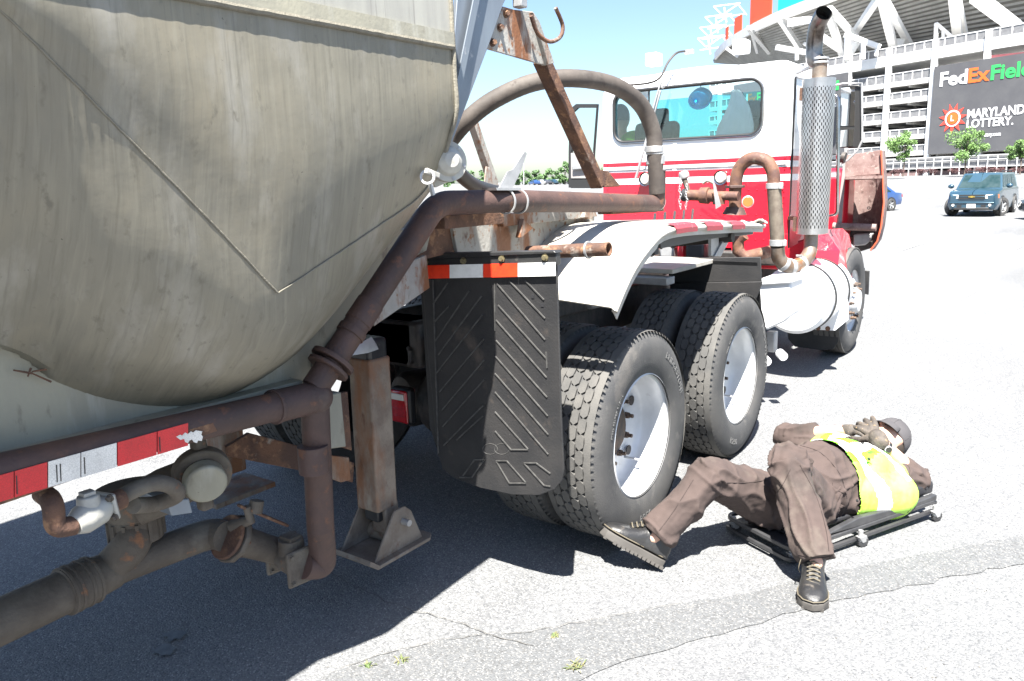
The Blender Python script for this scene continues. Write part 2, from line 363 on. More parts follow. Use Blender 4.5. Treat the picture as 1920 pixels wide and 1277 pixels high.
# darker repaired strip across the lot and its cracks
G = lambda x, y: at(x, y, Z=0)
up_e = [(470, 1330), (620, 1262), (720, 1228), (860, 1196), (1010, 1186), (1180, 1152), (1420, 1108), (1640, 1056), (1920, 1006), (2300, 945)]
lo_e = [(2300, 985), (1920, 1058), (1700, 1100), (1560, 1130), (1350, 1190), (1180, 1238), (1060, 1290), (980, 1350)]
ground_poly('asphalt_patch', [G(*p) for p in up_e+lo_e], M['patch'], .004, 'darker repaired strip of asphalt crossing the lot', jag=.022)
M['crack'] = pmat('crack_dirt', (.05, .048, .045), .95, 0, (.10, .095, .085), 20)
def crack(name, pts, w, label):
    P = [G(*p) for p in pts]; P = smooth_path(P, 8); l = []; r = []
    for i, p in enumerate(P):
        t = (P[min(i+1, len(P)-1)]-P[max(i-1, 0)]).normalized(); s_ = V((-t.y, t.x, 0)); j = s_*noise.noise(p*14)*.02
        ww = w*(.35+.9*abs(noise.noise(p*11+V((9, 0, 0)))))
        l.append(p+j+s_*ww+V((0, 0, .0085))); r.append(p+j-s_*ww+V((0, 0, .0085)))
    o = MB().sheet([l, r]).build(name, M['crack']); tag(o, label, kind='structure')
crack('asphalt_crack', [(590, 1065), (640, 1088), (700, 1118), (770, 1146), (850, 1168), (930, 1195), (1000, 1215)], .0028, 'thin crack running out of the trailer shadow')
crack('asphalt_crack', [(640, 1258), (760, 1218), (900, 1192), (1010, 1184), (1130, 1160), (1280, 1132)], .0024, 'crack along the edge of the repaired strip')
M['oil'] = pmat('oil_stain', (.05, .048, .045), .5, 0, (.09, .09, .09), 40)
def stain(pts, label):
    c = G(*pts); P = []
    for k in range(18):
        a = 2*pi*k/18; r = .035*(1+.9*noise.noise(V((cos(a)*1.3, sin(a)*1.3, pts[0]))))
        P.append(c+V((cos(a)*r*1.3, sin(a)*r, 0)))
    ground_poly('oil_stain', P, M['oil'], .0075, label)
stain((325, 1195), 'small black oil stain in the trailer shadow'); stain((305, 1222), 'fainter oil spot beside the larger stain')
# loose grit on the asphalt near the lens
gr = MB(); rnd = random.Random(11)
for _ in range(700):
    q = G(rnd.uniform(300, 1900), rnd.uniform(800, 1275)); r = rnd.uniform(.0015, .004); q.z = r*.5
    gr.add([q+V((r*rnd.uniform(.7, 1.2), 0, 0)), q+V((0, r*rnd.uniform(.7, 1.2), 0)), q-V((r, 0, 0)), q-V((0, r*rnd.uniform(.6, 1.1), 0)), q+V((0, 0, r*.8))], [(0, 1, 4), (1, 2, 4), (2, 3, 4), (3, 0, 4)])
o = gr.build('loose_grit', pmat('grit', (.13, .12, .105), .9, 0, (.05, .048, .045), 60, lo=.45, hi=.55), smooth=False); tag(o, 'loose grit scattered over the near asphalt', 'grit', kind='stuff')
# far parking-bay lines
M['line'] = pmat('worn_white_line_paint', (.60, .60, .58), .8, 0, (.42, .42, .41), 5, lo=.35, hi=.7)
def line(a, c, w, label):
    p, q = on_ground(*a), on_ground(*c); t = (q-p).normalized(); s_ = V((-t.y, t.x, 0))*w/2; l = []; r = []; K = 14
    for i in range(K+1):
        m_ = p.lerp(q, i/K)
        for lst, sg in ((l, 1), (r, -1)):
            x = m_+s_*sg; x.z = ground_z(hypot(x.x, x.y))+.006; lst.append(x)
    o = MB().sheet([l, r]).build('painted_line', M['line']); tag(o, label, kind='structure')
line((1650, 482), (1800, 438), .11, 'worn parking bay line below the blue sedan'); line((1868, 486), (1960, 440), .11, 'worn parking bay line nearest the right edge')
line((1770, 575), (1835, 540), .11, 'short worn bay line in the middle of the lot'); line((1560, 600), (1700, 560), .10, 'faint bay line beside the front wheel')

# ------------------------------------------------------------------ weeds in the cracks
M['weed'] = pmat('weed_green', (.07, .11, .03), .7, 0, (.15, .135, .06), 30)
def weed(px, py, r, label):
    c = G(px, py); b = MB()
    for k in range(26):
        a = random.uniform(0, 2*pi); l = r*random.uniform(.4, 1); u = V((cos(a), sin(a), random.uniform(.15, .9))).normalized()*l; s_ = V((-sin(a), cos(a), 0))*.0018
        q = c+V((random.uniform(-1, 1), random.uniform(-1, 1), 0))*r*.4+V((0, 0, .004))
        b.add([q-s_, q+s_, q+u*.6+s_, q+u+V((0, 0, -.01)), q+u*.6-s_], [(0, 1, 2, 3, 4)])
    o = b.build('weed', M['weed'], smooth=False); tag(o, label, 'weed', 'weeds growing in the asphalt cracks')
weed(690, 1250, .035, 'small tuft of weed left of the others at the bottom edge'); weed(752, 1240, .04, 'weed tuft growing in the crack at the edge of the strip')
weed(1040, 1194, .03, 'tiny weed in the crack below the boot sole'); weed(1082, 1254, .055, 'largest weed tuft in the darker asphalt strip')

# ================================================================== FOLIAGE
M['leaf'] = pmat('young_tree_leaf', (.105, .19, .045), .6, 0, (.065, .13, .03), 1.5); M['leaf2'] = pmat('far_leaf', (.085, .16, .05), .7, 0, (.05, .10, .035), .8)  # own greens of the young and the far trees
M['barberry'] = pmat('dark_red_barberry_leaf', (.075, .028, .028), .7, 0, (.045, .018, .02), 2); M['bark'] = pmat('tree_bark', (.13, .10, .08), .9, 0, (.08, .06, .05), 6)
def leaves(blobs, n, size, rnd, squash=.8):
    b = MB()
    for _ in range(n):
        c, r = rnd.choice(blobs); d = V((rnd.gauss(0, 1), rnd.gauss(0, 1), rnd.gauss(0, 1))).normalized()*r*rnd.uniform(.45, 1.08)
        p = V(c)+V((d.x, d.y, d.z*squash)); u = V((rnd.gauss(0, 1), rnd.gauss(0, 1), rnd.gauss(0, 1))).normalized(); w = u.orthogonal().normalized()*size*rnd.uniform(.5, 1.1); u = u*size*rnd.uniform(.6, 1.2)
        b.add([p-u, p-w*.5, p+u, p+w*.5], [(0, 1, 2, 3)])
    return b
def tree(name, base, h, w, label, group, seed=1, n=2600, lsize=.16, leaf='leaf', trunk=.36):
    rnd = random.Random(seed); root = thing(name, label, 'tree', base, group); B = V(base)
    blobs = []
    for k in range(13):
        a = rnd.uniform(0, 2*pi); rr = rnd.uniform(.05, .46)*w; zz = h*rnd.uniform(trunk+.06, .93)
        rr *= 1-.5*abs((zz/h-.6)); blobs.append((B+V((cos(a)*rr, sin(a)*rr, zz)), w*rnd.uniform(.07, .19)))
    b = MB(); b.tube([B, B+V((.03*h*.2, 0, h*.25)), B+V((0, .02*h, h*.5)), B+V((0, 0, h*.75))], [h*.018, h*.014, h*.010, h*.004], 8)
    for c, r in blobs[:8]: b.tube([B+V((0, 0, h*rnd.uniform(.28, .5))), (B+V((0, 0, h*.55))).lerp(c, .5), c], [h*.007, h*.005, h*.002], 6)
    b.build('trunk', M['bark'], root); leaves(blobs, n, lsize, rnd).build('crown', M[leaf], root, smooth=False, kind='stuff'); return root

# ================================================================== STADIUM
M['stadium'] = pmat('white_painted_steel', (.70, .70, .69), .6, 0, (.62, .62, .62), .5); M['concrete'] = pmat('pale_concrete', (.50, .49, .47), .8, 0, (.42, .41, .40), .3)
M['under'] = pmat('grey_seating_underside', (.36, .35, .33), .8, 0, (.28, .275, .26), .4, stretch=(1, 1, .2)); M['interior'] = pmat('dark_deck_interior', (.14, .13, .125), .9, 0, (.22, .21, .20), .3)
M['banner'] = pmat('dark_grey_banner_cloth', (.075, .075, .082), .8, 0, (.09, .09, .095), .25); M['burg'] = pmat('burgundy_panel', (.22, .06, .07), .7, 0, (.18, .05, .06), .5); M['pinkwall'] = pmat('dusty_pink_wall', (.26, .17, .17), .8, 0, (.22, .15, .15), .5)
M['bwhite'] = pmat('banner_white_print', (.80, .80, .80), .7); M['borange'] = pmat('banner_orange_print', (.85, .13, .02), .7); M['bgreen'] = pmat('banner_green_print', (.03, .48, .10), .7)
M['bred'] = pmat('banner_red_print', (.75, .06, .04), .7); M['signorange'] = pmat('orange_rim_sign', (.78, .09, .02), .6); M['signteal'] = pmat('teal_rim_sign', (.01, .50, .52), .6); M['bblue'] = pmat('blue_print', (.02, .28, .60), .6)
M['rail'] = pmat('white_railing', (.72, .72, .72), .6); M['mesh'] = pmat('pale_deck_infill', (.20, .20, .205), .7, 0, (.15, .15, .155), 1.5)
stad = thing('stadium', 'white multi-deck stadium with sloping grey upper bowl behind the parking lot', 'stadium', (-22, 160, .7))
FD = ray(170, 366); FD.z = 0; FD.normalize(); FE = -FD                      # along the facade, to the right
FN = V((FE.y, -FE.x, 0))                                                    # facade normal
if FN.dot(V((0, 0, 0))-at(1745, 330, D=140)) < 0: FN = -FN                   # outwards, to the lot
FG = at(1745, 330, D=140)
def fac(px, py, off=0.):
    d = ray(px, py); o = FG + FN*off; k = (o-CAMP).dot(FN)/d.dot(FN); return CAMP + d*k
def sz(p): q = p-FG; return q.dot(FE), q.z
def FP(s, z, off=0.): return FG + FE*s + FN*off + V((0, 0, z))
XR = 2300
def yline(pts, x):   # piecewise line in the photograph
    for (a, ya), (c, yc) in zip(pts, pts[1:]):
        if x <= c: return ya+(yc-ya)*(x-a)/(c-a)
    (a, ya), (c, yc) = pts[-2:]; return ya+(yc-ya)*(x-a)/(c-a)
s0, s1 = sz(fac(1330, 200))[0], sz(fac(XR, 200))[0]
bz = sz(fac(1665, 330))[1]
# decks at constant height (measured at x=1665)
levels = [(107, 124, 90), (158, 165, 140), (190, 197, 176), (226, 232, 211), (258, 264, 245), (288, 294, 275)]
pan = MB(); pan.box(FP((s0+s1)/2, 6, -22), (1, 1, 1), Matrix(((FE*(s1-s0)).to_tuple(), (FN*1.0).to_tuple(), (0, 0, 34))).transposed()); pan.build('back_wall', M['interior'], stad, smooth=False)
for (yt, yb, yr) in levels:
    zt, zb, zr = (sz(fac(1665, y))[1] for y in (yt, yb, yr))
    d = MB(); a0, a1 = FP(s0, zb), FP(s1, zb); nrm = -FN*(20 if yt > 110 else 11)
    d.prism([FP(s0, zb), FP(s1, zb), FP(s1, zt), FP(s0, zt)], nrm); d.build('deck', M['concrete'] if yt > 110 else M['stadium'], stad, smooth=False)
    # railing: infill panels, posts and rails
    P = MB(); P.m = 0
    rp = MB(); step = 1.9; s = s0
    rp.bar(FP(s0, zr, -.1), FP(s1, zr, -.1), .12, .14); rp.bar(FP(s0, zt+.12, -.1), FP(s1, zt+.12, -.1), .12, .2)
    while s < s1:
        rp.bar(FP(s, zt, -.1), FP(s, zr, -.1), .13, .13, FE)
        P.prism([FP(s+.14, zt+.25, -.12), FP(s+step-.14, zt+.25, -.12), FP(s+step-.14, zr-.1, -.12), FP(s+.14, zr-.1, -.12)], -FN*.04); s += step
    rp.build('railing', M['rail'], stad, smooth=False); P.build('railing_infill', M['mesh'], stad, smooth=False, kind='stuff')
    if yt > 110:  # sloping beams under each deck
        sb = MB(); s = s0+2
        while s < s1: sb.bar(FP(s, zb-.1, -.6), FP(s+5, zb-1.3, -14), .5, .5); s += 6.3
        sb.build('raker_beam', M['concrete'], stad, smooth=False)
for px, py in ((1589, 200), (1662, 200), (1746, 200), (1851, 110), (1960, 200), (2090, 200), (1510, 200), (1430, 200), (1350, 200)):
    s = sz(fac(px, py))[0]; ztop = sz(fac(1665, 90))[1]
    MB().prism([FP(s-.45, bz-3, .35), FP(s+.45, bz-3, .35), FP(s+.45, ztop, .35), FP(s-.45, ztop, .35)], -FN*.7).build('column', M['stadium'], stad, smooth=False)
for k in range(26):   # inner columns
    s = s0+3+k*6.5
    if s > s1: break
    MB().prism([FP(s-.35, bz-2, -8), FP(s+.35, bz-2, -8), FP(s+.35, sz(fac(1665, 150))[1], -8), FP(s-.35, sz(fac(1665, 150))[1], -8)], -FN*.7).build('inner_column', M['concrete'], stad, smooth=False)
# base: burgundy ramp wall and white fence
zA = sz(fac(1665, 305))[1]
MB().prism([FP(s0, bz-3, -1), FP(s1, bz-3, -1), FP(s1, sz(fac(1850, 318))[1], -1), FP(s0, sz(fac(1665, 322))[1], -1)], -FN*.4).build('ramp_wall', M['pinkwall'], stad, smooth=False)
f_ = MB(); s = s0
while s < s1:
    f_.bar(FP(s, bz-1, .8), FP(s, sz(fac(1665, 299))[1], .8), .12, .12, FE); s += 1.6
for y in (299, 306, 318): f_.bar(FP(s0, sz(fac(1665, y))[1], .8), FP(s1, sz(fac(1665, y))[1], .8), .12, .12)
f_.build('perimeter_fence', M['rail'], stad, smooth=False)
MB().prism([FP(s0, sz(fac(1665, 318))[1], .6), FP(s1, sz(fac(1665, 318))[1], .6), FP(s1, sz(fac(1665, 300))[1], .6), FP(s0, sz(fac(1665, 300))[1], .6)], -FN*.05).build('fence_screen', M['mesh'], stad, smooth=False)

# upper bowl
LO = [(1338, 112, 262), (1380, 116, 240), (1440, 118, 215), (1530, 120, 192), (1640, 104, 176), (1750, 90, 166), (1920, 72, 158), (2150, 50, 152), (2300, 36, 150)]
UP = [(1343, 104, 250), (1362, 84, 226), (1400, 60, 205), (1461, 30, 182), (1560, -8, 160), (1700, -62, 144), (1900, -140, 132), (2150, -230, 124), (2300, -280, 120)]
lo = smooth_path([at(x, y, D=d) for x, y, d in LO], 6); upc = smooth_path([at(x, y, D=d) for x, y, d in UP], 6)
K = 20; rows = []
for i in range(K):
    for e in (0, 1):
        t = (i+e*.86)/K; u = (i+(.0 if e == 0 else 1.0))/K
        rows.append([a.lerp(c, min(1, u)) - V((0, 0, 1.1 if e else 0)) for a, c in zip(lo, upc)])
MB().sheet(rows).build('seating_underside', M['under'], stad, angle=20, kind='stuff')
M['ribdark'] = pmat('painted_riser_shade', (.15, .148, .14), .8)
rb_ = MB()  # dark strips added, shade of the seating steps put into their colour
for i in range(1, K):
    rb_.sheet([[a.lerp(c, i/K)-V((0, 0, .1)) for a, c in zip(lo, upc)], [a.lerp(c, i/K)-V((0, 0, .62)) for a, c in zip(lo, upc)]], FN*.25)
rb_.build('riser_shade_strip', M['ribdark'], stad, angle=20, kind='stuff')
# rim beam and its signs
rim = MB()
for w_, z0, z1 in ((.0, -1.3, .9),):
    rim.sheet([[p+V((0, 0, z0)) for p in upc], [p+V((0, 0, z1)) for p in upc]], FN*.8)
rim.build('rim_beam', M['stadium'], stad)
def rimsign(i0, i1, h, mat, label):
    MB().sheet([[p+V((0, 0, .95))+FN*.5 for p in upc[i0:i1]], [p+V((0, 0, .95+h*(p-CAMP).length/180))+FN*.5 for p in upc[i0:i1]]], -FN*.3).build('rim_sign', mat, stad, label=label)
rimsign(6, 8, 2.6, M['signorange'], 'farthest orange sign panel on the bowl rim'); rimsign(9, 12, 3.2, M['signorange'], 'middle orange sign panel on the bowl rim')
rimsign(13, 18, 5.6, M['signorange'], 'nearest orange sign panel on the bowl rim'); rimsign(18, 34, 7, M['signteal'], 'long teal sign panel on the bowl rim')
Z5 = lambda x, y: (1300+x/3.097, y/3.097)
def strut(pts, w, d0, d1=None, name='roof_strut'):
    q = [Z5(*p) for p in pts]; n_ = len(q); d1 = d1 or d0
    for i in range(n_-1):
        p0 = at(*q[i], D=d0+(d1-d0)*i/(n_-1)); p1 = at(*q[i+1], D=d0+(d1-d0)*(i+1)/(n_-1))
        MB().bar(p0, p1, w, w).build(name, M['stadium'], stad, smooth=False)
for pts, w, d0, d1 in (
    ([(490, 90), (630, 300)], 1.5, 176, 184), ([(520, 90), (655, 205)], 1.4, 176, 186), ([(320, 160), (445, 305)], 1.5, 196, 205), ([(350, 160), (530, 300)], 1.4, 196, 208),
    ([(775, 60), (880, 355)], 1.7, 150, 168), ([(790, 50), (940, 215), (1010, 330)], 1.5, 150, 172), ([(1080, -20), (925, 205)], 1.6, 140, 168), ([(1090, -20), (1172, 315)], 1.9, 140, 160),
    ([(1100, -20), (1270, 285)], 1.6, 140, 166), ([(1512, -30), (1540, 265)], 2.2, 134, 156), ([(1530, -30), (1585, 250)], 1.5, 134, 160), ([(1640, -20), (1885, 165), (1925, 235)], 2.4, 130, 152),
    ([(740, 210), (870, 300), (900, 345)], 1.5, 160, 170), ([(340, 190), (372, 308)], .9, 200, 205), ([(190, 280), (260, 330)], 1., 215, 215), ([(640, 250), (800, 360)], .8, 175, 175)):
    strut(pts, w*.72, d0, d1)
MB().prism([at(*Z5(*p), D=159) for p in ((1160, 225), (1232, 225), (1200, 310), (1168, 320))], FN*.8).build('gusset_plate', M['stadium'], stad, smooth=False)
MB().prism([at(*Z5(*p), D=161) for p in ((915, 225), (985, 230), (940, 300), (915, 330))], FN*.8).build('gusset_plate', M['stadium'], stad, smooth=False)
# stair towers' sloping white hoods
for pts, w in (([(880, 200), (1082, 275)], 2.4), ([(895, 205), (893, 352)], 2.6), ([(985, 240), (985, 345)], 1.8), ([(1068, 272), (1062, 325)], 1.6),
               ([(1408, 135), (1500, 215)], 1.4), ([(1410, 135), (1403, 375)], 1.6), ([(1450, 180), (1448, 285)], 1.2), ([(1497, 210), (1478, 280)], 1.),
               ([(480, 275), (650, 305)], 2.4), ([(600, 300), (600, 350)], 1.6)):
    strut(pts, w*.38, 146, name='stair_hood_beam')
MB().prism([at(*Z5(*p), D=150) for p in ((570, 110), (690, 96), (690, 135), (570, 158))], FN*1).build('floodlight_box', M['stadium'], stad, smooth=False)
MB().prism([at(*Z5(*p), D=175) for p in ((820, 355), (1390, 268), (1390, 292), (820, 372))], -FN*.5).build('concourse_wall', M['burg'], stad, smooth=False)
MB().prism([at(*Z5(*p), D=139.2) for p in ((1340, 268), (1402, 264), (1402, 286), (1340, 291))], -FN*.3).build('section_sign', M['bwhite'], stad, smooth=False)
MB().prism([fac(1853, 104, -.3), fac(2300, 60, -.3), fac(2300, 82, -.3), fac(1853, 119, -.3)], -FN*.3).build('upper_panel', M['burg'], stad, smooth=False)
# far lattice of the opposite rim, seen left of the bowl
for k, (x, y) in enumerate(((1338, 12), (1322, 32), (1312, 52), (1308, 72))):
    D_ = 245+8*k
    for (a, c) in (((x, y), (x+50, y-6)), ((x, y), (x+16, y+16)), ((x+16, y+16), (x+46, y-4)), ((x+4, y+22), (x+60, y+14)), ((x+20, y+2), (x+24, y+30)), ((x+46, y-4), (x+62, y+16))):
        MB().bar(at(*a, D=D_), at(*c, D=D_), .32, .32).build('far_truss', M['stadium'], stad, smooth=False)

# ------------------------------------------------------------------ text
def text_mb(txt, h, bold=.0, shear=0., spacing=1.):
    cu = bpy.data.curves.new('t', 'FONT'); cu.body = txt; cu.size = 1.; cu.offset = bold; cu.shear = shear; cu.space_character = spacing; cu.resolution_u = 3
    o = bpy.data.objects.new('t', cu); COL.objects.link(o); bpy.context.view_layer.update()
    me = bpy.data.meshes.new_from_object(o.evaluated_get(bpy.context.evaluated_depsgraph_get()))
    vs_ = [v.co.copy() for v in me.vertices]; fs = [tuple(p.vertices) for p in me.polygons]
    bpy.data.objects.remove(o); bpy.data.curves.remove(cu); bpy.data.meshes.remove(me)
    k = h/.70; vs_ = [v*k for v in vs_]; w = max(v.x for v in vs_)
    return vs_, fs, w
def put_text(txt, fn, h, mat, parent, name='lettering', width=None, x0=0., **kw):
    vs_, fs, w = text_mb(txt, h, **kw); sx = width/w if width else 1.
    b = MB(); b.add([fn(x0+v.x*sx, v.y) for v in vs_], fs); b.build(name, mat, parent, smooth=False); return w*sx
def banner(tl, bl, right_px, label):
    a, c = fac(*tl, .6), fac(*bl, .6); s_l = sz(a)[0]; s_r = sz(fac(right_px, 200, .6))[0]
    MB().prism([FP(s_l, c.z-FG.z, .6), FP(s_r, c.z-FG.z, .6), FP(s_r, a.z-FG.z, .6), FP(s_l, a.z-FG.z, .6)], -FN*.15).build('banner', M['banner'], stad, smooth=False, label=label)
banner((1752, 125), (1744, 289), 2010, 'large dark banner with two logos on the facade')
def btext(px, py, ytop, txts, wpx):
    """txts = [(text, material)], baseline starts at px,py; cap height up to ytop; total width to px+wpx"""
    p = fac(px, py, .66); s_, z_ = sz(p); h = sz(fac(px, ytop, .66))[1]-z_; tot = sz(fac(px+wpx, py, .66))[0]-s_
    ws = [text_mb(t, h, bold=.028)[2] for t, _ in txts]; k = tot/sum(ws); x = 0
    for (t, m_), w in zip(txts, ws):
        put_text(t, lambda u, v, x=x: FP(s_+x+u, z_+v, .66), h, M[m_], stad, 'banner_lettering', width=w*k, bold=.028); x += w*k
btext(1760, 162, 137, [('Fed', 'bwhite'), ('Ex', 'borange'), ('Field', 'bgreen')], 172)
btext(1812, 222, 206, [('MARYLAND', 'bwhite')], 108); btext(1811, 240, 225, [('LOTTERY.', 'bwhite')], 88); btext(1828, 257, 250, [('mdlottery.com', 'bwhite')], 48)
def disc(px, py, r, mat, off, n=24, star=None, name='banner_emblem'):
    c = fac(px, py, off); s_, z_ = sz(c); R = sz(fac(px+r, py, off))[0]-s_; P = []
    n = n if not star else star*2
    for k in range(n):
        a = 2*pi*k/n+.15; q = R*(1 if not star or k % 2 == 0 else .55); P.append(FP(s_+cos(a)*q, z_+sin(a)*q, off))
    MB().prism(P, -FN*.02).build(name, mat, stad, smooth=False)
disc(1786, 222, 27, M['bred'], .67, star=11); disc(1786, 222, 14.5, M['bwhite'], .72); disc(1786, 222, 11.5, M['bred'], .76); disc(1786, 222, 10, M['borange'], .79)
btext(1783, 227, 217, [('L', 'bwhite')], 6.5)
for o in [o for o in stad.children if o.name.startswith('banner_lettering')][-1:]: o.location = FN*.2
banner((1500, 150), (1500, 292), 1587, 'dark banner half hidden behind the exhaust stack')
btext(1512, 176, 160, [('Field', 'bgreen')], 60); btext(1538, 203, 194, [('Redskins', 'bwhite')], 42)
banner((1376, 160), (1376, 290), 1452, 'dark banner seen through the cab rear window')
btext(1380, 198, 180, [('Fed', 'bwhite'), ('Ex', 'borange'), ('Field', 'bgreen')], 68)
MB().prism([fac(1392, 212, .7), fac(1440, 210, .7), fac(1440, 245, .7), fac(1392, 247, .7)], -FN*.05).build('banner_panel', M['bblue'], stad, smooth=False); disc(1404, 232, 8, M['bwhite'], .75)

# trees, shrubs, kerb strip in front of the stadium
def gtree(px, py, htop, wpx, D, label, seed, **k):
    b_ = at(px, py, D=D); t_ = at(px, htop, D=D); w = wpx*D/FPX; g_ = 'young trees in front of the stadium'
    return tree('young_tree', b_, t_.z-b_.z, w, label, g_, seed, **k)
gtree(1693, 331, 246, 66, 112, 'slender young tree left of the other two before the stadium', 3, n=1900, lsize=.2)
gtree(1808, 329, 243, 86, 112, 'young tree in front of the dark banner', 5, n=2600, lsize=.2)
gtree(1912, 328, 250, 60, 112, 'young tree cut by the right edge of the photo', 9, n=1800, lsize=.2)
for k, (x, y, w) in enumerate(((1688, 329, 8), (1728, 328, 16), (1745, 328, 14), (1790, 327, 20), (1822, 327, 22), (1838, 326, 18), (1858, 326, 22), (1882, 326, 26), (1905, 325, 26), (1675, 329, 7))):
    rnd = random.Random(k); c = at(x, y-1, D=110); w_ = w*110/FPX
    bl = [(c+V((rnd.uniform(-.4, .4)*w_, rnd.uniform(-.3, .3)*w_, .3+rnd.uniform(0, .35))), .42) for _ in range(6)]
    o = leaves(bl, 420, .10, rnd, .8).build('barberry_shrub', M['barberry'], smooth=False)
    tag(o, 'low dark red shrub at the foot of the stadium fence', 'shrub', 'red shrubs along the stadium fence', None)
M['kerb'] = pmat('kerb_concrete', (.46, .45, .43), .8)
a_, c_ = at(1560, 333, D=108), at(2200, 322, D=108)
o = MB().bar(V((a_.x, a_.y, ground_z(108)+.06)), V((c_.x, c_.y, ground_z(108)+.06)), .6, .3).build('kerb', M['kerb'], smooth=False); tag(o, 'long pale kerb before the stadium planting', kind='structure')

# far tree line and lamp post at left
far = [(868, 343, 14, 326, 20), (968, 343, 20, 324, 230), (985, 343, 24, 322, 235), (1002, 343, 26, 320, 260), (1018, 343, 26, 324, 255), (1036, 343, 24, 316, 240), (1046, 343, 22, 326, 260), (1059, 344, 26, 302, 190), (1072, 344, 26, 306, 185), (1150, 343, 60, 310, 220), (1250, 343, 60, 306, 220), (900, 344, 40, 322, 250), (840, 345, 40, 322, 250)]
FAR_LABELS = ['small far tree left of the lamp post, first of the horizon row', 'far tree directly behind the thin lamp post', 'far tree just right of the thin lamp post', 'low far tree above the tiny dark parked cars', 'far tree at the middle of the row of tiny cars', 'small far tree right of the middle of the tiny cars', 'tall bright green tree left of the open cab door', 'tall green tree half behind the open cab door', 'far tree hidden behind the left half of the white cab', 'far tree hidden behind the middle of the white cab', 'far tree seen under the black hose by the tank', 'far tree leftmost behind the tank corner']
for k, (x, y, w, t, D) in enumerate(far[1:]):
    b_ = at(x, y, D=D); b_.z = ground_z(200)-.05; t_ = at(x, t, D=D)
    tree('parkland_tree', b_, t_.z-b_.z, w*D/FPX*1.15, FAR_LABELS[k], 'trees on the horizon beyond the lot', 20+k, n=700, lsize=.5, leaf='leaf2', trunk=.08)
p_ = at(982, 344, D=190); q_ = at(982, 298, D=190); r_ = thing('lamp_post', 'thin grey lamp post standing far off among the trees', 'lamp post', p_)
MB().cyl(p_-V((0, 0, .3)), q_, .16, .10, 10).build('pole', M['galv'], r_); MB().bar(q_+FE*-.9, q_+FE*.9, .3, .16).build('lamp_head', M['galv'], r_)
# ================================================================== CARS
def carpaint(n, c): return pmat(n, c, .3, .35, tuple(x*.9 for x in c), 3, coat=.8)
M['suvblue'] = carpaint('steel_blue_car_paint', (.028, .07, .105)); M['carblue'] = carpaint('bright_blue_car_paint', (.035, .09, .26)); M['cargrey'] = carpaint('dark_grey_car_paint', (.08, .085, .10)); M['carwhite'] = carpaint('white_car_paint', (.6, .6, .6)); M['cartrim'] = pmat('car_black_trim', (.02, .02, .02), .5); M['carred'] = carpaint('red_car_paint', (.35, .03, .03))
M['plate'] = pmat('licence_plate', (.6, .6, .62), .5); M['gold'] = pmat('gold_emblem', (.6, .42, .10), .3, .8); M['alloy'] = pmat('alloy_wheel', (.5, .5, .5), .35, .6)
def loft(b, secs):
    rows = []
    for y, pts in secs:
        h = [V((x, y, z)) for x, z in pts]; rows.append([V((-p.x, p.y, p.z)) for p in h[::-1]] + h)
    b.sheet(rows); n = len(rows[0])
    for r in (rows[0], rows[-1]): b.add(r, [tuple(range(n))])
    return b
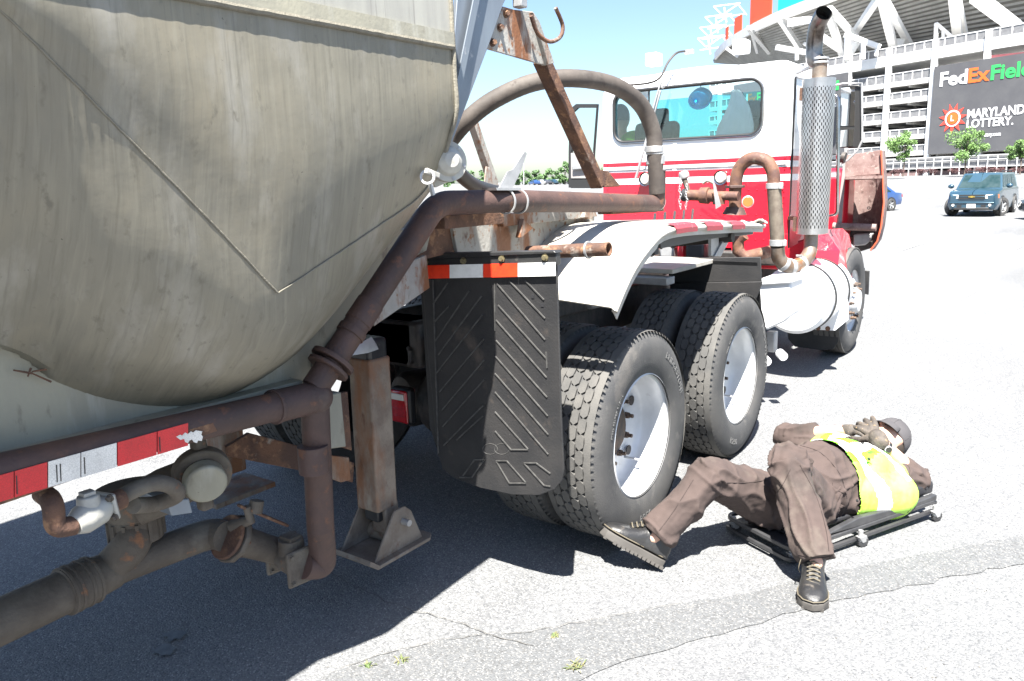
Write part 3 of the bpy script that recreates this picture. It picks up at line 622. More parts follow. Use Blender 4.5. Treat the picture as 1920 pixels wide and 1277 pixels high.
def make_car(kind, name, label, cat, paint, suv=True, group=None, detail=True):
    r = thing(name, label, cat, (0, 0, 0), group); b = MB()
    if suv: L2, W, belt, roof, hoodz, c0, r0, r1, c1, wr, wy = 2.6, 1.0, 1.16, 1.86, 1.16, 1.25, .62, -2.42, -2.55, .40, (1.55, -1.45)
    else: L2, W, belt, roof, hoodz, c0, r0, r1, c1, wr, wy = 2.35, .90, .93, 1.40, .90, 1.0, .30, -1.05, -1.75, .32, (1.42, -1.32)
    fz = hoodz-.16
    S = [(L2, [(.01, .34), (W*.72, .36), (W*.84, .5), (W*.80, fz-.12), (.01, fz-.08)]), (L2-.12, [(.01, .28), (W*.84, .29), (W*.95, .5), (W*.90, fz), (.01, fz+.04)]),
         (L2-.5, [(.01, .26), (W*.93, .28), (W, .55), (W*.95, hoodz-.09), (.01, hoodz-.03)]), (c0, [(.01, .26), (W*.96, .28), (W, .6), (W*.95, hoodz), (.01, hoodz+.05)]),
         (0, [(.01, .26), (W*.96, .28), (W, .6), (W*.95, belt), (.01, belt+.03)]), (c1 if suv else -1.75, [(.01, .28), (W*.96, .3), (W, .6), (W*.94, belt), (.01, belt+.03)]),
         (-L2+.1, [(.01, .3), (W*.9, .32), (W*.95, .55), (W*.88, belt-.03), (.01, belt)]), (-L2, [(.01, .38), (W*.8, .4), (W*.88, .55), (W*.78, belt-.12), (.01, belt-.1)])]
    loft(b, S); b.build('body', paint, r, bevel=.02)
    b = MB(); gw, gr = W*.90, W*.74
    def gsec(y, f): return (y, [(.01, belt-.02), (gw, belt-.02), (gw+(gr-gw)*f, belt+(roof-belt-.03)*f), (.01, belt+(roof-belt)*f)])
    loft(b, [gsec(c0+.02, .01), gsec(r0, 1), gsec(r1, 1.0), gsec(c1, .55 if suv else .02)]); b.build('cabin', paint, r, bevel=.025)
    # windows
    z0, z1 = belt+.05, roof-.10
    def fr(z): return (z-belt)/(roof-.03-belt)
    def wx(z): return gw+(gr-gw)*fr(z)+.006
    def ys(z): return c0+.02+(r0-c0-.02)*fr(z)
    def yr(z): return c1+(r1-c1)*min(1, max(0, (fr(z)-(.55 if suv else 0))/(.45 if suv else 1)))
    w = MB(); q = .016
    w.prism([(-wx(z0)+.08, ys(z0)+q, z0), (wx(z0)-.08, ys(z0)+q, z0), (wx(z1)-.08, ys(z1)+q, z1), (-wx(z1)+.08, ys(z1)+q, z1)], (0, -.01, -.004)); w.build('windscreen', M['glassdark2'], r, smooth=False)
    for sx in (-1, 1):
        yA0, yA1 = ys(z0)-.14, ys(z1)-.10; yB0, yB1 = (yr(z0)+.16, yr(z1)+.2)
        cuts = [1, .66, .33, 0] if suv else [1, .5, 0]
        for i in range(len(cuts)-1):
            f0, f1 = cuts[i], cuts[i+1]+.035
            P = [(sx*wx(z0), yB0+(yA0-yB0)*f0, z0), (sx*wx(z0), yB0+(yA0-yB0)*f1, z0), (sx*wx(z1), yB1+(yA1-yB1)*f1, z1), (sx*wx(z1), yB1+(yA1-yB1)*f0, z1)]
            MB().prism(P, (sx*.006, 0, 0)).build('side_window', M['glassdark2'], r, smooth=False)
    w = MB(); zr0 = belt+.1; w.prism([(-.7*W, yr(zr0)-.02, zr0), (.7*W, yr(zr0)-.02, zr0), (.66*W, yr(z1)-.02, z1), (-.66*W, yr(z1)-.02, z1)], (0, .01, 0)); w.build('rear_window', M['glassdark2'], r, smooth=False)
    for sx in (-1, 1):
        for j, y in enumerate(wy):
            a = MB(); a.cyl((sx*(W-.02), y, wr), (sx*(W+.012), y, wr), wr+.07, n=28); a.build('wheel_arch', M['cartrim'], r)
            st = radians(-24) if (suv and j == 0 and detail) else 0; R3 = Matrix.Rotation(st, 3, 'Z'); wh = MB(); ax = R3 @ V((sx, 0, 0)); c = V((sx*(W-.18+(.03 if st else 0)), y, wr))
            wh.lathe([(wr*.6, .0), (wr*.97, .0), (wr, .04), (wr, .18), (wr*.97, .22), (wr*.66, .225), (wr*.64, .2)], c, ax, 28); t = wh.build('wheel', M['tyre'], r)
            h = MB(); h.lathe([(.001, .17), (.06, .19), (wr*.2, .17)], c, ax, 16)
            for k in range(5):
                an = 2*pi*k/5; u = R3 @ V((0, cos(an), sin(an))); h.bar(c+ax*.175, c+ax*.19+u*wr*.62, .07, .03, ax)
            h.lathe([(wr*.66, .2), (wr*.62, .21), (wr*.58, .1), (.001, .09)], c, ax, 24); h.build('rim', M['alloy'], t)
        if detail:
            MB().ball((sx*(W+.14), c0-.12, belt+.12), (.13, .09, .10), 12, 8).build('mirror', paint if suv else M['cartrim'], r)
    if detail:
        y = L2+.004
        for sx in (-1, 1):
            h = MB(); h.prism([(sx*.52, y-.05, fz-.06), (sx*.86*W, y-.14, fz-.05), (sx*.88*W, y-.13, fz-.24), (sx*.50, y-.03, fz-.22)], (0, .055, 0)); h.build('headlight', M['lens_clear'], r, bevel=.01)
            h = MB(); h.prism([(sx*.87*W, y-.22, fz-.06), (sx*.96*W, y-.42, fz-.05), (sx*.97*W, y-.42, fz-.22), (sx*.88*W, y-.2, fz-.22)], (0, .09, 0)); h.build('indicator', M['amber'], r)
            MB().cyl((sx*.70, y-.04, .50), (sx*.70, y+.03, .50), .055, n=14).build('fog_light', M['lens_clear'], r)
            MB().box((sx*.46, y+.004, .47), (.18, .03, .08)).build('air_intake', M['cartrim'], r)
        if suv:
            for zz in (fz-.09, fz-.20): MB().box((0, y+.008, zz), (.98, .05, .07)).build('grille', M['cartrim'], r)
            MB().box((0, y+.012, fz-.145), (1.02, .06, .035)).build('grille_bar', paint, r, bevel=.005)
            MB().prism([(x_, y+.035, fz-.145+z_) for x_, z_ in ((-.13, -.018), (-.12, .018), (-.045, .018), (-.045, .035), (.045, .035), (.045, .018), (.13, .018), (.12, -.018), (.045, -.018), (.045, -.035), (-.045, -.035), (-.045, -.018))], (0, .02, 0)).build('emblem', M['gold'], r, smooth=False)
            MB().box((0, y-.01, .60), (1.7, .10, .05)).build('bumper_ledge', paint, r, bevel=.02)
            MB().box((0, y-.02, .345), (1.35, .08, .10)).build('lower_valance', M['cartrim'], r, bevel=.02)
            MB().box((0, y+.02, .46), (.34, .02, .17)).build('licence_plate', M['plate'], r, bevel=.004)
            vs_, fs, w_ = text_mb('YX 8897', .07, bold=.02)
            MB().add([(w_*.4-v.x*.8, y+.033, .425+v.y) for v in vs_], fs).build('plate_lettering', M['cartrim'], r, smooth=False)
            for sx in (-1, 1): MB().tube([(sx*.66, .3, roof+.01), (sx*.66, .15, roof+.06), (sx*.66, -2.0, roof+.06), (sx*.66, -2.15, roof+.01)], .022, 8).build('roof_rail', M['cartrim'], r)
        else:
            MB().box((0, y, fz-.17), (.8, .04, .1)).build('grille', M['cartrim'], r)
            for sx in (-1, 1): MB().prism([(sx*.5, -y+.06, .82), (sx*.80, -y+.1, .82), (sx*.82, -y+.1, .68), (sx*.5, -y+.06, .68)], (0, -.08, 0)).build('tail_light', M['lens_red'], r)
    return r
M['glassdark2'] = pmat('tinted_car_window', (.012, .03, .034), .25, 0, (.03, .05, .055), 2, spec=.12)
def place(r, px, py, heading_deg):
    p = on_ground(px, py); r.location = p; r.rotation_euler = (0, 0, radians(heading_deg)); return r
suv = make_car('suv', 'parked_suv', 'steel blue SUV with its front wheels turned, parked before the stadium', 'SUV', M['suvblue'])
# its nose points at the lens, a little to the photograph's left
pc = on_ground(1838, 402); yaw_to_cam = atan2(-pc.x, pc.y)   # heading whose +Y looks at the camera
place(suv, 1842, 401, math.degrees(atan2(pc.x, -pc.y)) - 10)
sed = make_car('sedan', 'parked_sedan', 'bright blue sedan half hidden behind the tilted truck hood', 'car', M['carblue'], suv=False)
place(sed, 1610, 397, 36+118)
sed2 = make_car('sedan', 'parked_sedan', 'dark grey car whose bonnet just enters at the right edge', 'car', M['cargrey'], suv=False)
place(sed2, 2046, 410, 36+75)
for k, (x, y, m_, lab) in enumerate(((1002, 345.5, 'carblue', 'tiny blue car leftmost in the far row by the trees'), (1022, 345.3, 'cargrey', 'tiny dark car second in the far row by the trees'), (1012, 345.2, 'carwhite', 'tiny white car in the left half of the far row'), (1034, 345.2, 'suvblue', 'tiny blue-grey car right of the middle of the far row'), (1046, 345.1, 'carwhite', 'tiny pale car second from the right of the far row'), (1055, 345.0, 'cargrey', 'tiny dark car rightmost in the far row by the trees'))):
    c = make_car('far', 'far_car', lab, 'car', M[m_], suv=False, group='far row of parked cars by the trees', detail=False)
    p = at(x, y, D=215); c.location = V((p.x, p.y, ground_z(215))); c.rotation_euler = (0, 0, radians(60+k*7))

# ================================================================== TRAILER
XC = -3.25
def alu_extra(nt, L, tc, cur, mix, rgb, mask):
    # blotchy ochre and grey staining, soft wash streaks, scratches and dark flecks
    cur = mix(cur, rgb((0.245, 0.214, 0.152)), mask(1.5, .44, .70, (.8, 1.4, .7)))
    cur = mix(cur, rgb((0.129, 0.124, 0.111)), mask(1.2, .50, .72, (.9, 1.8, .8)))
    cur = mix(cur, rgb((0.267, 0.252, 0.217)), mask(3.1, .54, .74, (1, 2.2, .8)))
    cur = mix(cur, rgb((0.249, 0.231, 0.180)), mask(5, .50, .90, (1, 12, .5)))
    cur = mix(cur, rgb((0.116, 0.107, 0.082)), mask(6, .52, .90, (1, 13, .6)))
    cur = mix(cur, rgb((0.138, 0.126, 0.098)), mask(26, .60, .72, (1, 1, .5)))
    cur = mix(cur, rgb((0.060, 0.055, 0.045)), mask(58, .70, .735))
    return cur
M['alu'] = pmat('streaked_dull_aluminium', (0.200, 0.183, 0.141), .5, .2, (0.163, 0.152, 0.123), 1.3, lo=.38, hi=.6, extra=alu_extra, bump=.35, bscale=4.5, bdist=.012)
M['alu2'] = pmat('paler_upper_aluminium', (.33, .32, .28), .45, .25, (.28, .27, .24), 3, stretch=(.5, 4, .3), spots=[((.19, .18, .16), 5, .60, .75, (1, 10, .4))], bump=.08)  # upper shell in a paler tone than the hopper
M['silver'] = pmat('silver_blue_plate', (.22, .25, .28), .4, .4, (.17, .19, .22), 3, stretch=(1, 1, .3), spots=[((.48, .47, .45), 9, .62, .72)])
M['weld'] = pmat('dirty_weld_bead', (.185, .17, .135), .75, .1, (.15, .137, .108), 25, bump=.6, bscale=120)
M['foot'] = pmat('dusty_grey_foot_steel', (.17, .145, .12), .8, 0, (.13, .105, .085), 8, spots=[((.10, .05, .03), 9, .6, .7), ((.22, .20, .18), 5, .55, .7)], bump=.5, bscale=70)
trl = thing('dry_bulk_tanker_trailer', 'long dull aluminium hopper tanker trailer with rusty discharge pipes and landing legs', 'tanker trailer', (XC, 1.0, 0))
trl.scale = (.875, .875, .875); trl.location = (-2.844, .875, .219)   # whole trailer scaled about the camera point: nearer and smaller, same image outline
# shell: columns a..h (rear to front), rows from the crown down to the keel
A = lambda p, X: at(p[0], p[1], X=X)
Zs = 2.235
cols = []
def col(ySeam, K, kX, B, bX, mX, belly, bottomX=-2.75, bz=.62):
    S = V((-1.90, ySeam, Zs)); Kp = A(K, kX) if len(K) == 2 else V(K); Bp = A(B, bX) if len(B) == 2 else V(B)
    mid = S.lerp(Kp, .5); mid.x = max(S.x, Kp.x)+mX; bm_ = Kp.lerp(Bp, .5); bm_.x += belly
    rows = [V((XC, ySeam, 3.62)), V((-2.45, ySeam, 3.50)), V((-2.05, ySeam, 3.12)), V((-1.91, ySeam, 2.70)), S, S.lerp(mid, .5)+V((mX*.3, 0, 0)), mid, mid.lerp(Kp, .5)+V((.004, 0, 0)), Kp, Kp.lerp(bm_, .5)+V((belly*.25, 0, 0)), bm_, bm_.lerp(Bp, .5)+V((belly*.25, 0, 0)), Bp, V((bottomX, Bp.y*.6+.5, Bp.z-.12 if Bp.z > 1.3 else bz+.25)), V((XC, Bp.y*.5+.65, Bp.z-.14 if Bp.z > 1.3 else bz+.2))]
    return rows
cols = [col(-3.2, (-1.90, -3.2, 2.0), 0, (-2.2, -3.2, 1.55), 0, 0, 0), col(-.6, (-1.90, -.6, 2.20), 0, (-2.2, -.55, 1.75), 0, .0, .0), col(.35, (-130, -108), -1.915, (-2.25, .40, 1.60), 0, 0, .02),
        col(.72, (0, 20), -1.93, (0, 645), -2.33, 0, .05), col(.98, (130, 148), -1.95, (105, 695), -2.345, .0, .085), col(1.18, (262, 282), -1.965, (210, 738), -2.35, 0, .11),
        col(1.36, (400, 422), -1.98, (330, 757), -2.36, 0, .12), col(1.58, (520, 550), -1.99, (430, 742), -2.38, .0, .11), col(1.80, (620, 484), -1.99, (560, 660), -2.37, 0, .08),
        col(2.00, (715, 420), -2.0, (668, 530), -2.30, 0, .05), col(2.16, (780, 374), -2.0, (760, 418), -2.16, 0, .02), col(2.30, (822, 322), -2.0, (818, 345), -2.06, .0, .004)]
sh = MB(); up_ = MB(); nrow = len(cols[0])
# refine across the columns with a smooth spline, except at the crease (kept as it is)
colsS = []
for r_ in range(nrow):
    colsS.append([c[r_] for c in cols])
fine = []
for r_ in range(nrow):
    fine.append(smooth_path(colsS[r_][:8], 5)[:-1] + smooth_path(colsS[r_][7:], 5) if r_ in (8,) else smooth_path(colsS[r_], 5))
# front edge of the tank: bring the last column to the vertical weld, then tuck in below
def mir(p): return V((2*XC-p.x, p.y, p.z))
up_.sheet(fine[:5]); up_.sheet([[mir(p) for p in r_] for r_ in fine[:5]])
lowrows = fine[4:]
sh.sheet(lowrows); sh.sheet([[mir(p) for p in r_] for r_ in lowrows])
for k_, e in ((-1, 1), (0, -1)):
    ring = [r_[k_] for r_ in fine]; sh.add(ring+[mir(p) for p in ring[1:-1]][::-1], [tuple(range(2*len(ring)-2))])
tank_o = sh.build('tank_hopper', M['alu'], trl, angle=32); upper = up_.build('tank_upper_shell', M['alu2'], trl, angle=30)
def seam(pts, r, name='weld_seam', mat='weld', par=None):
    P = smooth_path(pts, 5); P = [p+V((noise.noise(p*30)*.0015, 0, noise.noise(p*30+V((1, 1, 1)))*.0015)) for p in P]
    return MB().tube(P, r, 8).build(name, M[mat], par or tank_o)
seam([p+V((.004, 0, 0)) for p in fine[4][10:]], .011)                      # long top seam (lap)
o = MB().sheet([[p+V((.012, 0, -.004)) for p in fine[4][10:]], [p+V((.010, 0, .05)) for p in fine[4][10:]]], (-.012, 0, 0)).build('lap_strip', M['cream'], upper, smooth=True)
kr = fine[8]; seam([p+V((.003, 0, .001)) for p in kr[10:36]], .0034)           # crease down the hopper
seam([r_[-1]+V((.002, .004, 0)) for r_ in fine[3:9]], .009)                # vertical front weld
seam([p+V((.003, 0, .0)) for p in kr[35:]], .0025)
# closed front face beyond the weld: silver stiffener plate
pl = [at(*p, X=-2.12) for p in ((862, -60), (985, -110), (958, -20), (944, 8), (926, 60), (848, 268), (838, 262))]
fp = MB().prism(pl, (-.02, 0, 0)).build('front_stiffener_plate', M['silver'], trl, bevel=.003)
MB().bar(at(905, -60, X=-2.10), at(842, 250, X=-2.10), .035, .006, (1, 0, 0)).build('stiffener_fold', M['silver'], fp)
# skirt plate below the hopper and its top ledge
sk = [(-260, 500), (420, 560), (620, 480), (700, 440), (812, 420), (800, 470), (745, 500), (705, 592), (640, 690), (575, 728), (300, 800), (0, 882), (-260, 960)]
skirt = MB().prism([at(*p, X=-2.385) for p in sk], (-.03, 0, 0)).build('frame_side_plate', M['cream'], trl, bevel=.003)
skp = MB().prism([mir(at(*p, X=-2.385)) for p in sk], (.03, 0, 0)).build('frame_side_plate', M['cream'], trl)
lp = [at(-260, 925, X=-2.36), at(0, 858, X=-2.36), at(300, 782, X=-2.36), at(556, 716, X=-2.36)]
b = MB(); b.bar(lp[0], lp[3], .07, .02); b.build('frame_top_ledge', M['cream'], skirt)
MB().prism([at(*p, X=-2.352) for p in ((706, 560), (745, 500), (800, 478), (806, 540), (702, 612))], (-.02, 0, 0)).build('gusset_plate', M['rustwhite'], trl, bevel=.003)
MB().prism([at(*p, X=-2.36) for p in ((590, 690), (745, 485), (752, 500), (640, 700))], (-.03, 0, 0)).build('frame_upright', M['cream'], trl, bevel=.003)
MB().prism([at(*p, X=-2.37) for p in ((600, 745), (640, 735), (650, 838), (622, 842), (600, 825))], (-.10, 0, 0)).build('leg_mounting_bracket', M['cream'], trl, bevel=.006)
# little root-like twig debris stuck on the plate
b = MB(); c = at(60, 698, X=-2.07)
for p, q in (((25, 694), (60, 700)), ((60, 700), (96, 716)), ((60, 697), (88, 692)), ((52, 706), (58, 690))): b.tube([at(*p, X=-2.07), at(*q, X=-2.065)], [.002, .003], 6)
tag(b.build('twig', M['rust']), 'small brown twig of dried roots caught on the pale trailer plate', 'twig')

# --- big rusty air pipe
PX = -2.27; R1 = .052
def run(name, pts, r, mat='pipe', X=PX, n=28, rad=.09, par=trl, label=None):
    P = [at(p[0], p[1], X=(p[2] if len(p) > 2 else X)) for p in pts]
    return MB().tube(bend(P, rad, 8) if len(P) > 2 else P, r, n).build(name, M[mat], par, angle=50, label=label)
pipe = run('air_pipe', [(1228, 382, -2.10), (960, 377, -2.12), (818, 381, -2.20), (590, 728, -2.27)], R1, rad=.075)
def ringat(a, c, t, r, w, mat, par, name='collar', X0=PX, X1=PX, n=28):
    p0, p1 = at(*a, X=X0), at(*c, X=X1); q = p0.lerp(p1, t); d = (p1-p0).normalized(); return MB().cyl(q-d*w/2, q+d*w/2, r, n=n).build(name, M[mat], par, bevel=.002)
ringat((818, 381), (590, 728), .72, .0585, .03, 'pipe', pipe, X0=-2.20); ringat((818, 381), (590, 728), .62, .0555, .10, 'pipe', pipe, X0=-2.20)
fl = ringat((818, 381), (590, 728), .865, .088, .018, 'pipe', pipe, 'flange', X0=-2.20)
fl2 = ringat((818, 381), (590, 728), .90, .084, .014, 'pipe', pipe, 'flange', X0=-2.20)
# lower run along the trailer: box rail + pipe with reflective tape
tee = at(590, 745, X=-2.270); le = at(-330, 965, X=-2.270)
rr = MB().tube([tee, tee.lerp(le, .06), tee.lerp(le, .13), tee.lerp(le, .14), le], [.060, .060, .060, .052, .052], 28).build('lower_air_pipe', M['pipe'], trl, angle=35)
ringat((590, 745), (-330, 965), .128, .064, .014, 'pipe', rr, X0=-2.27, X1=-2.27)
MB().ball(tee, (.068, .068, .068), 24, 16).build('tee_joint', M['pipe'], rr)
# flat mounting rail just in front of and below the pipe carries the tape
raila = lambda x, dy=0: at(x, 930-x*.298+dy, X=-2.218)
rl = MB().prism([raila(-330, -28), raila(400, -18), raila(408, 0), raila(-330, 32)], (-.012, 0, 0)).build('tape_rail', M['rust'], trl, bevel=.002)
def tape_piece(x0, x1, m_):
    f = lambda x: (887-x*.278, 944-x*.300)
    P = [(x0, f(x0)[0]+4), (x1, f(x1)[0]+4), (x1, f(x1)[1]-3), (x0, f(x0)[1]-3)]
    o = MB().prism([at(*p, X=-2.216) for p in P], (.0025, 0, 0)).build('reflective_tape', M[m_], rl, smooth=False); return o
tape_piece(-330, -95, 'tape_red'); tape_piece(-93, -2, 'tape_red') if False else tape_piece(-94, 25, 'tape_red'); tape_piece(27, 88, 'tape_red'); tape_piece(90, 150, 'tape_white'); tape_piece(152, 218, 'tape_white'); tape_piece(220, 293, 'tape_red'); tape_piece(295, 352, 'tape_red')
MB().prism([at(*p, X=-2.214) for p in ((330, 819), (338, 815), (341, 817), (347, 811), (352, 814), (358, 809), (362, 811), (367, 807), (379, 809), (377, 815), (380, 819), (378, 827), (371, 826), (369, 831), (363, 829), (360, 824), (355, 826), (352, 831), (347, 829), (345, 823), (338, 825))], (.0015, 0, 0)).build('peeling_decal', M['tape_white'], rl, smooth=False)
for x in (105, 112, 157, 298, 30): MB().prism([at(x, 900-x*.27, X=-2.213), at(x+2.2, 900-x*.27, X=-2.213), at(x+3.5, 936-x*.30, X=-2.213), at(x+1.5, 936-x*.30, X=-2.213)], (.0006, 0, 0)).build('tape_crack', M['dark'], rl, smooth=False)
# vertical drop pipe with elbow, valve body, flange, coupling
drop = MB().tube([tee, at(601, 990, X=-2.34)], .054, 28).build('drop_pipe', M['pipe'], trl, angle=50)
q0, q1 = at(586, 835, X=-2.280), at(590, 885, X=-2.280); MB().tube([q0, q1], [.0585, .0585], 28).build('sleeve', M['pipe'], drop, bevel=.002)
ex, cx_ = at(606, 1052, X=-2.290), at(490, 1030, X=-2.360)
Dv = (at(470, 1018, Z=.385)-at(560, 1070, Z=.385)).normalized()
base_e = at(573, 1062, X=-2.40)
MB().tube(bend([at(601, 985, X=-2.34), at(607, 1062, X=-2.40), base_e+Dv*.01], .10, 8), .054, 28).build('elbow', M['pipe'], drop, angle=50)
def squareplate(c, d, s, t, mat, par, name):
    d = d.normalized(); u = V((0, 0, 1)); r_ = d.cross(u).normalized(); u = r_.cross(d); R_ = Matrix((r_, d, u)).transposed()
    o = MB().box(c, (s, t, s), R_); o = o.build(name, mat, par, bevel=.008)
    for a in (-1, 1):
        for e in (-1, 1): MB().bolt(c+r_*a*s*.38+u*e*s*.38-d*t*.5, -d, .008, .012).build('bolt', M['pipe2'], o)
    return o
v0 = base_e+Dv*.015; v1 = v0+Dv*.165
valve = MB().tube([v0, v0.lerp(v1, .3), v0.lerp(v1, .7), v1], [.055, .062, .062, .05], 24).build('butterfly_valve', M['pipe2'], trl)
squareplate(v0, Dv, .15, .02, M['pipe2'], valve, 'valve_plate'); squareplate(v1, Dv, .15, .02, M['pipe2'], valve, 'valve_plate')
vm = v0.lerp(v1, .5); MB().cyl(vm+V((0, 0, .01)), vm+V((0, 0, .092)), .056, .050, 24).build('valve_neck', M['pipe2'], valve, bevel=.004); MB().box(vm+V((0, 0, .097)), (.07, .06, .018)).build('valve_cap', M['pipe2'], valve, bevel=.004)
f0 = v1+Dv*.012; f1 = at(437, 1010, Z=.40)
coup = MB().tube([f0, f0.lerp(f1, .6), f1], [.054, .058, .064], 24).build('discharge_coupling', M['pipe2'], trl)
df = (f1-f0).normalized(); MB().cyl(f1-df*.012, f1+df*.012, .097, n=10).build('flange', M['pipe2'], coup, bevel=.004); MB().cyl(f1+df*.02, f1+df*.036, .088, n=24).build('flange', M['rust'], coup, bevel=.003)
for k in range(8):
    u = df.orthogonal().normalized(); w = df.cross(u); a = 2*pi*k/8; MB().bolt(f1+(u*cos(a)+w*sin(a))*.078-df*.012, -df, .007, .012).build('bolt', M['rust'], coup)
# cam handle above the coupling
h0 = at(470, 975, X=-2.52); MB().tube([f1+V((0, 0, .05)), h0, at(462, 950, X=-2.52)], [.026, .02, .015], 12).build('valve_stem', M['pipe2'], coup)
MB().bar(at(448, 948, X=-2.53), at(538, 985, X=-2.50), .035, .012).build('valve_handle', M['rust'], coup, bevel=.004); MB().cyl(at(482, 938, X=-2.52), at(478, 962, X=-2.52), .028, n=16).build('handle_hub', M['pipe2'], coup, bevel=.003)
# material discharge line coming back to the left foreground
l0 = f1+df*.036; dl = smooth_path([l0, at(390, 1003, Z=.42), at(300, 1035, Z=.42), at(210, 1070, Z=.40)], 6)
MB().tube(dl, .060, 28).build('discharge_pipe', M['pipe2'], trl, angle=50)
tp0, tp1 = at(212, 1068, Z=.40), at(-150, 1235, Z=.40)
big = MB().tube([tp0, tp0.lerp(tp1, .12), tp0.lerp(tp1, .125), tp0.lerp(tp1, .30), tp0.lerp(tp1, .305), tp1], [.070, .075, .084, .084, .076, .076], 30).build('discharge_pipe', M['pipe2'], trl, angle=30, label='nearest end of the discharge line with a banded joint')
for t in (.14, .19, .25, .285): q = tp0.lerp(tp1, t); d = (tp1-tp0).normalized(); MB().cyl(q-d*.006, q+d*.006, .0875, n=30).build('band_clamp', M['pipe2'], big, bevel=.002)
# hopper outlet: wye, ribbed coupling ring, gate valve housing with round cap
wy = MB().tube(bend([at(258, 968, X=-2.75), at(250, 1020, X=-2.68), at(205, 1068, Z=.40)], .12, 8), [.066]*11, 28).build('outlet_pipe', M['pipe2'], trl, angle=50)
c0, c1 = at(258, 1008, X=-2.74), at(258, 962, X=-2.74); c1.x, c1.y = c0.x, c0.y
rg = MB().cyl(c0, c1, .094, .094, 28).build('coupling_ring', M['pipe2'], trl, bevel=.004)
for k in range(14):
    a = 2*pi*k/14; u = V((cos(a), sin(a), 0)); MB().bar(c0+u*.096+V((0, 0, .008)), c1+u*.096-V((0, 0, .008)), .012, .01, u).build('ring_rib', M['pipe2'], rg, smooth=False)
MB().cyl(c1, c1+V((0, 0, .10)), .098, .13, 28).build('outlet_cone', M['pipe2'], trl)
# sleeve valve: body leaning up-right to the big round cap
s0_, s1_ = at(250, 950, X=-2.68), at(372, 890, X=-2.58)
sv = MB().tube([s0_, s0_.lerp(s1_, .5), s1_], [.075, .085, .075], 26).build('gate_valve_body', M['pipe2'], trl)
cd = V((.90, -.38, -.20)).normalized()
cc = at(382, 897, X=-2.50); MB().cyl(cc-cd*.06, cc-cd*.01, .105, .105, 30).build('cap_flange', M['pipe2'], sv, bevel=.006); MB().cyl(cc-cd*.01, cc+cd*.05, .075, .075, 30).build('round_cap', M['cream'], sv, bevel=.01, bseg=3)
for dz in (1, -1): q = cc-cd*.035+V((0, 0, .115*dz)); MB().box(q, (.05, .05, .05)).build('flange_ear', M['pipe2'], sv, bevel=.012)
hs = smooth_path([at(206, 950, X=-2.350), at(240, 925, X=-2.320), at(290, 906, X=-2.300), at(325, 914, X=-2.300), at(330, 930, X=-2.330), at(290, 945, X=-2.380), at(250, 948, X=-2.33)], 6)
MB().tube(hs, .026, 18).build('aeration_hose', M['pipe2'], trl)
MB().tube(bend([at(80, 925, X=-2.340), at(100, 940, X=-2.260), at(103, 992, X=-2.260), at(140, 985, X=-2.260)], .06, 8), .0285, 22).build('rusty_elbow', M['rust'], trl)
cv0, cv1 = at(138, 985, X=-2.260), at(200, 947, X=-2.290); cvd = (cv1-cv0).normalized()
chk = MB().tube([cv0, cv0.lerp(cv1, .25), cv0.lerp(cv1, .75), cv1], [.03, .044, .044, .032], 20).build('check_valve', M['castwhite'], trl, bevel=.002)
q = cv0.lerp(cv1, .5); MB().cyl(q+V((0, 0, .02)), q+V((0, 0, .062)), .034, .030, 18).build('check_valve_cap', M['castwhite'], chk, bevel=.004); MB().box(q+V((0, 0, .067)), (.036, .036, .014)).build('cap_nut', M['castwhite'], chk, bevel=.003)
squareplate(cv1, cvd, .085, .014, M['castwhite'], chk, 'valve_plate')
MB().tube([cv1, at(228, 935, X=-2.300)], .032, 18).build('hose_clamp', M['rust'], chk)
MB().prism([at(*p, X=-2.40) for p in ((312, 940), (355, 935), (362, 962), (322, 968))], (-.2, 0, 0)).build('lower_bracket', M['silver'], trl, bevel=.004)

# --- landing leg
LX = -2.64
lt, lb = V((LX, 2.33, 1.12)), V((LX, 2.37, .36))
def pxleg(x, y): return at(x, y, X=LX)
leg = MB()
lt = pxleg(692, 668); lb = pxleg(708, 950); lb.x = lt.x; leg.bar(lb, lt, .145, .135, (0, 1, 0)); legc = lt
leg_o = leg.build('landing_leg', M['leg'], trl, bevel=.012)
MB().bar(lb-V((0, 0, .06)), lb+V((0, 0, .02)), .095, .09, (0, 1, 0)).build('inner_leg_tube', M['black'], leg_o, bevel=.01)
MB().bar(lt+V((-.0, 0, -.02)), pxleg(690, 632), .13, .125, (0, 1, 0)).build('gearbox_head', M['black'], leg_o, bevel=.02)
w0 = lb-V((0, 0, .06))
# foot: flat plate with turned lip, two side cheeks, pin
fx, fy = -2.62, w0.y+.02
foot = MB(); foot.prism([(fx+sx*.15, fy+sy*.20, .012) for sx, sy in ((-1, -1), (1, -1), (1.0, .8), (.8, 1), (-.8, 1), (-1, .8))], (0, 0, .018)); ft = foot.build('leg_foot', M['foot'], leg_o, bevel=.004)
MB().prism([(fx-.15, fy-.20, .012), (fx+.15, fy-.20, .012), (fx+.14, fy-.245, .05), (fx-.14, fy-.245, .05)], (0, .012, .016)).build('foot_lip', M['foot'], ft)
for sx in (-1, 1):
    x = fx+sx*.105; MB().prism([(x, fy-.19, .03), (x, fy+.14, .03), (x, fy+.07, .20), (x, fy+.03, .235), (x, fy-.04, .235)], (sx*.012, 0, 0)).build('foot_cheek', M['foot'], ft, bevel=.003)
MB().cyl((fx-.15, fy+.01, .165), (fx+.16, fy+.01, .165), .016, n=14).build('foot_pin', M['galv'], ft); MB().cyl((fx-.10, fy+.02, .07), (fx+.10, fy+.02, .07), .045, n=20).build('foot_boss', M['foot'], ft)
MB().box((fx, fy+.01, .17), (.10, .09, .16)).build('ankle_block', M['foot'], ft, bevel=.01)
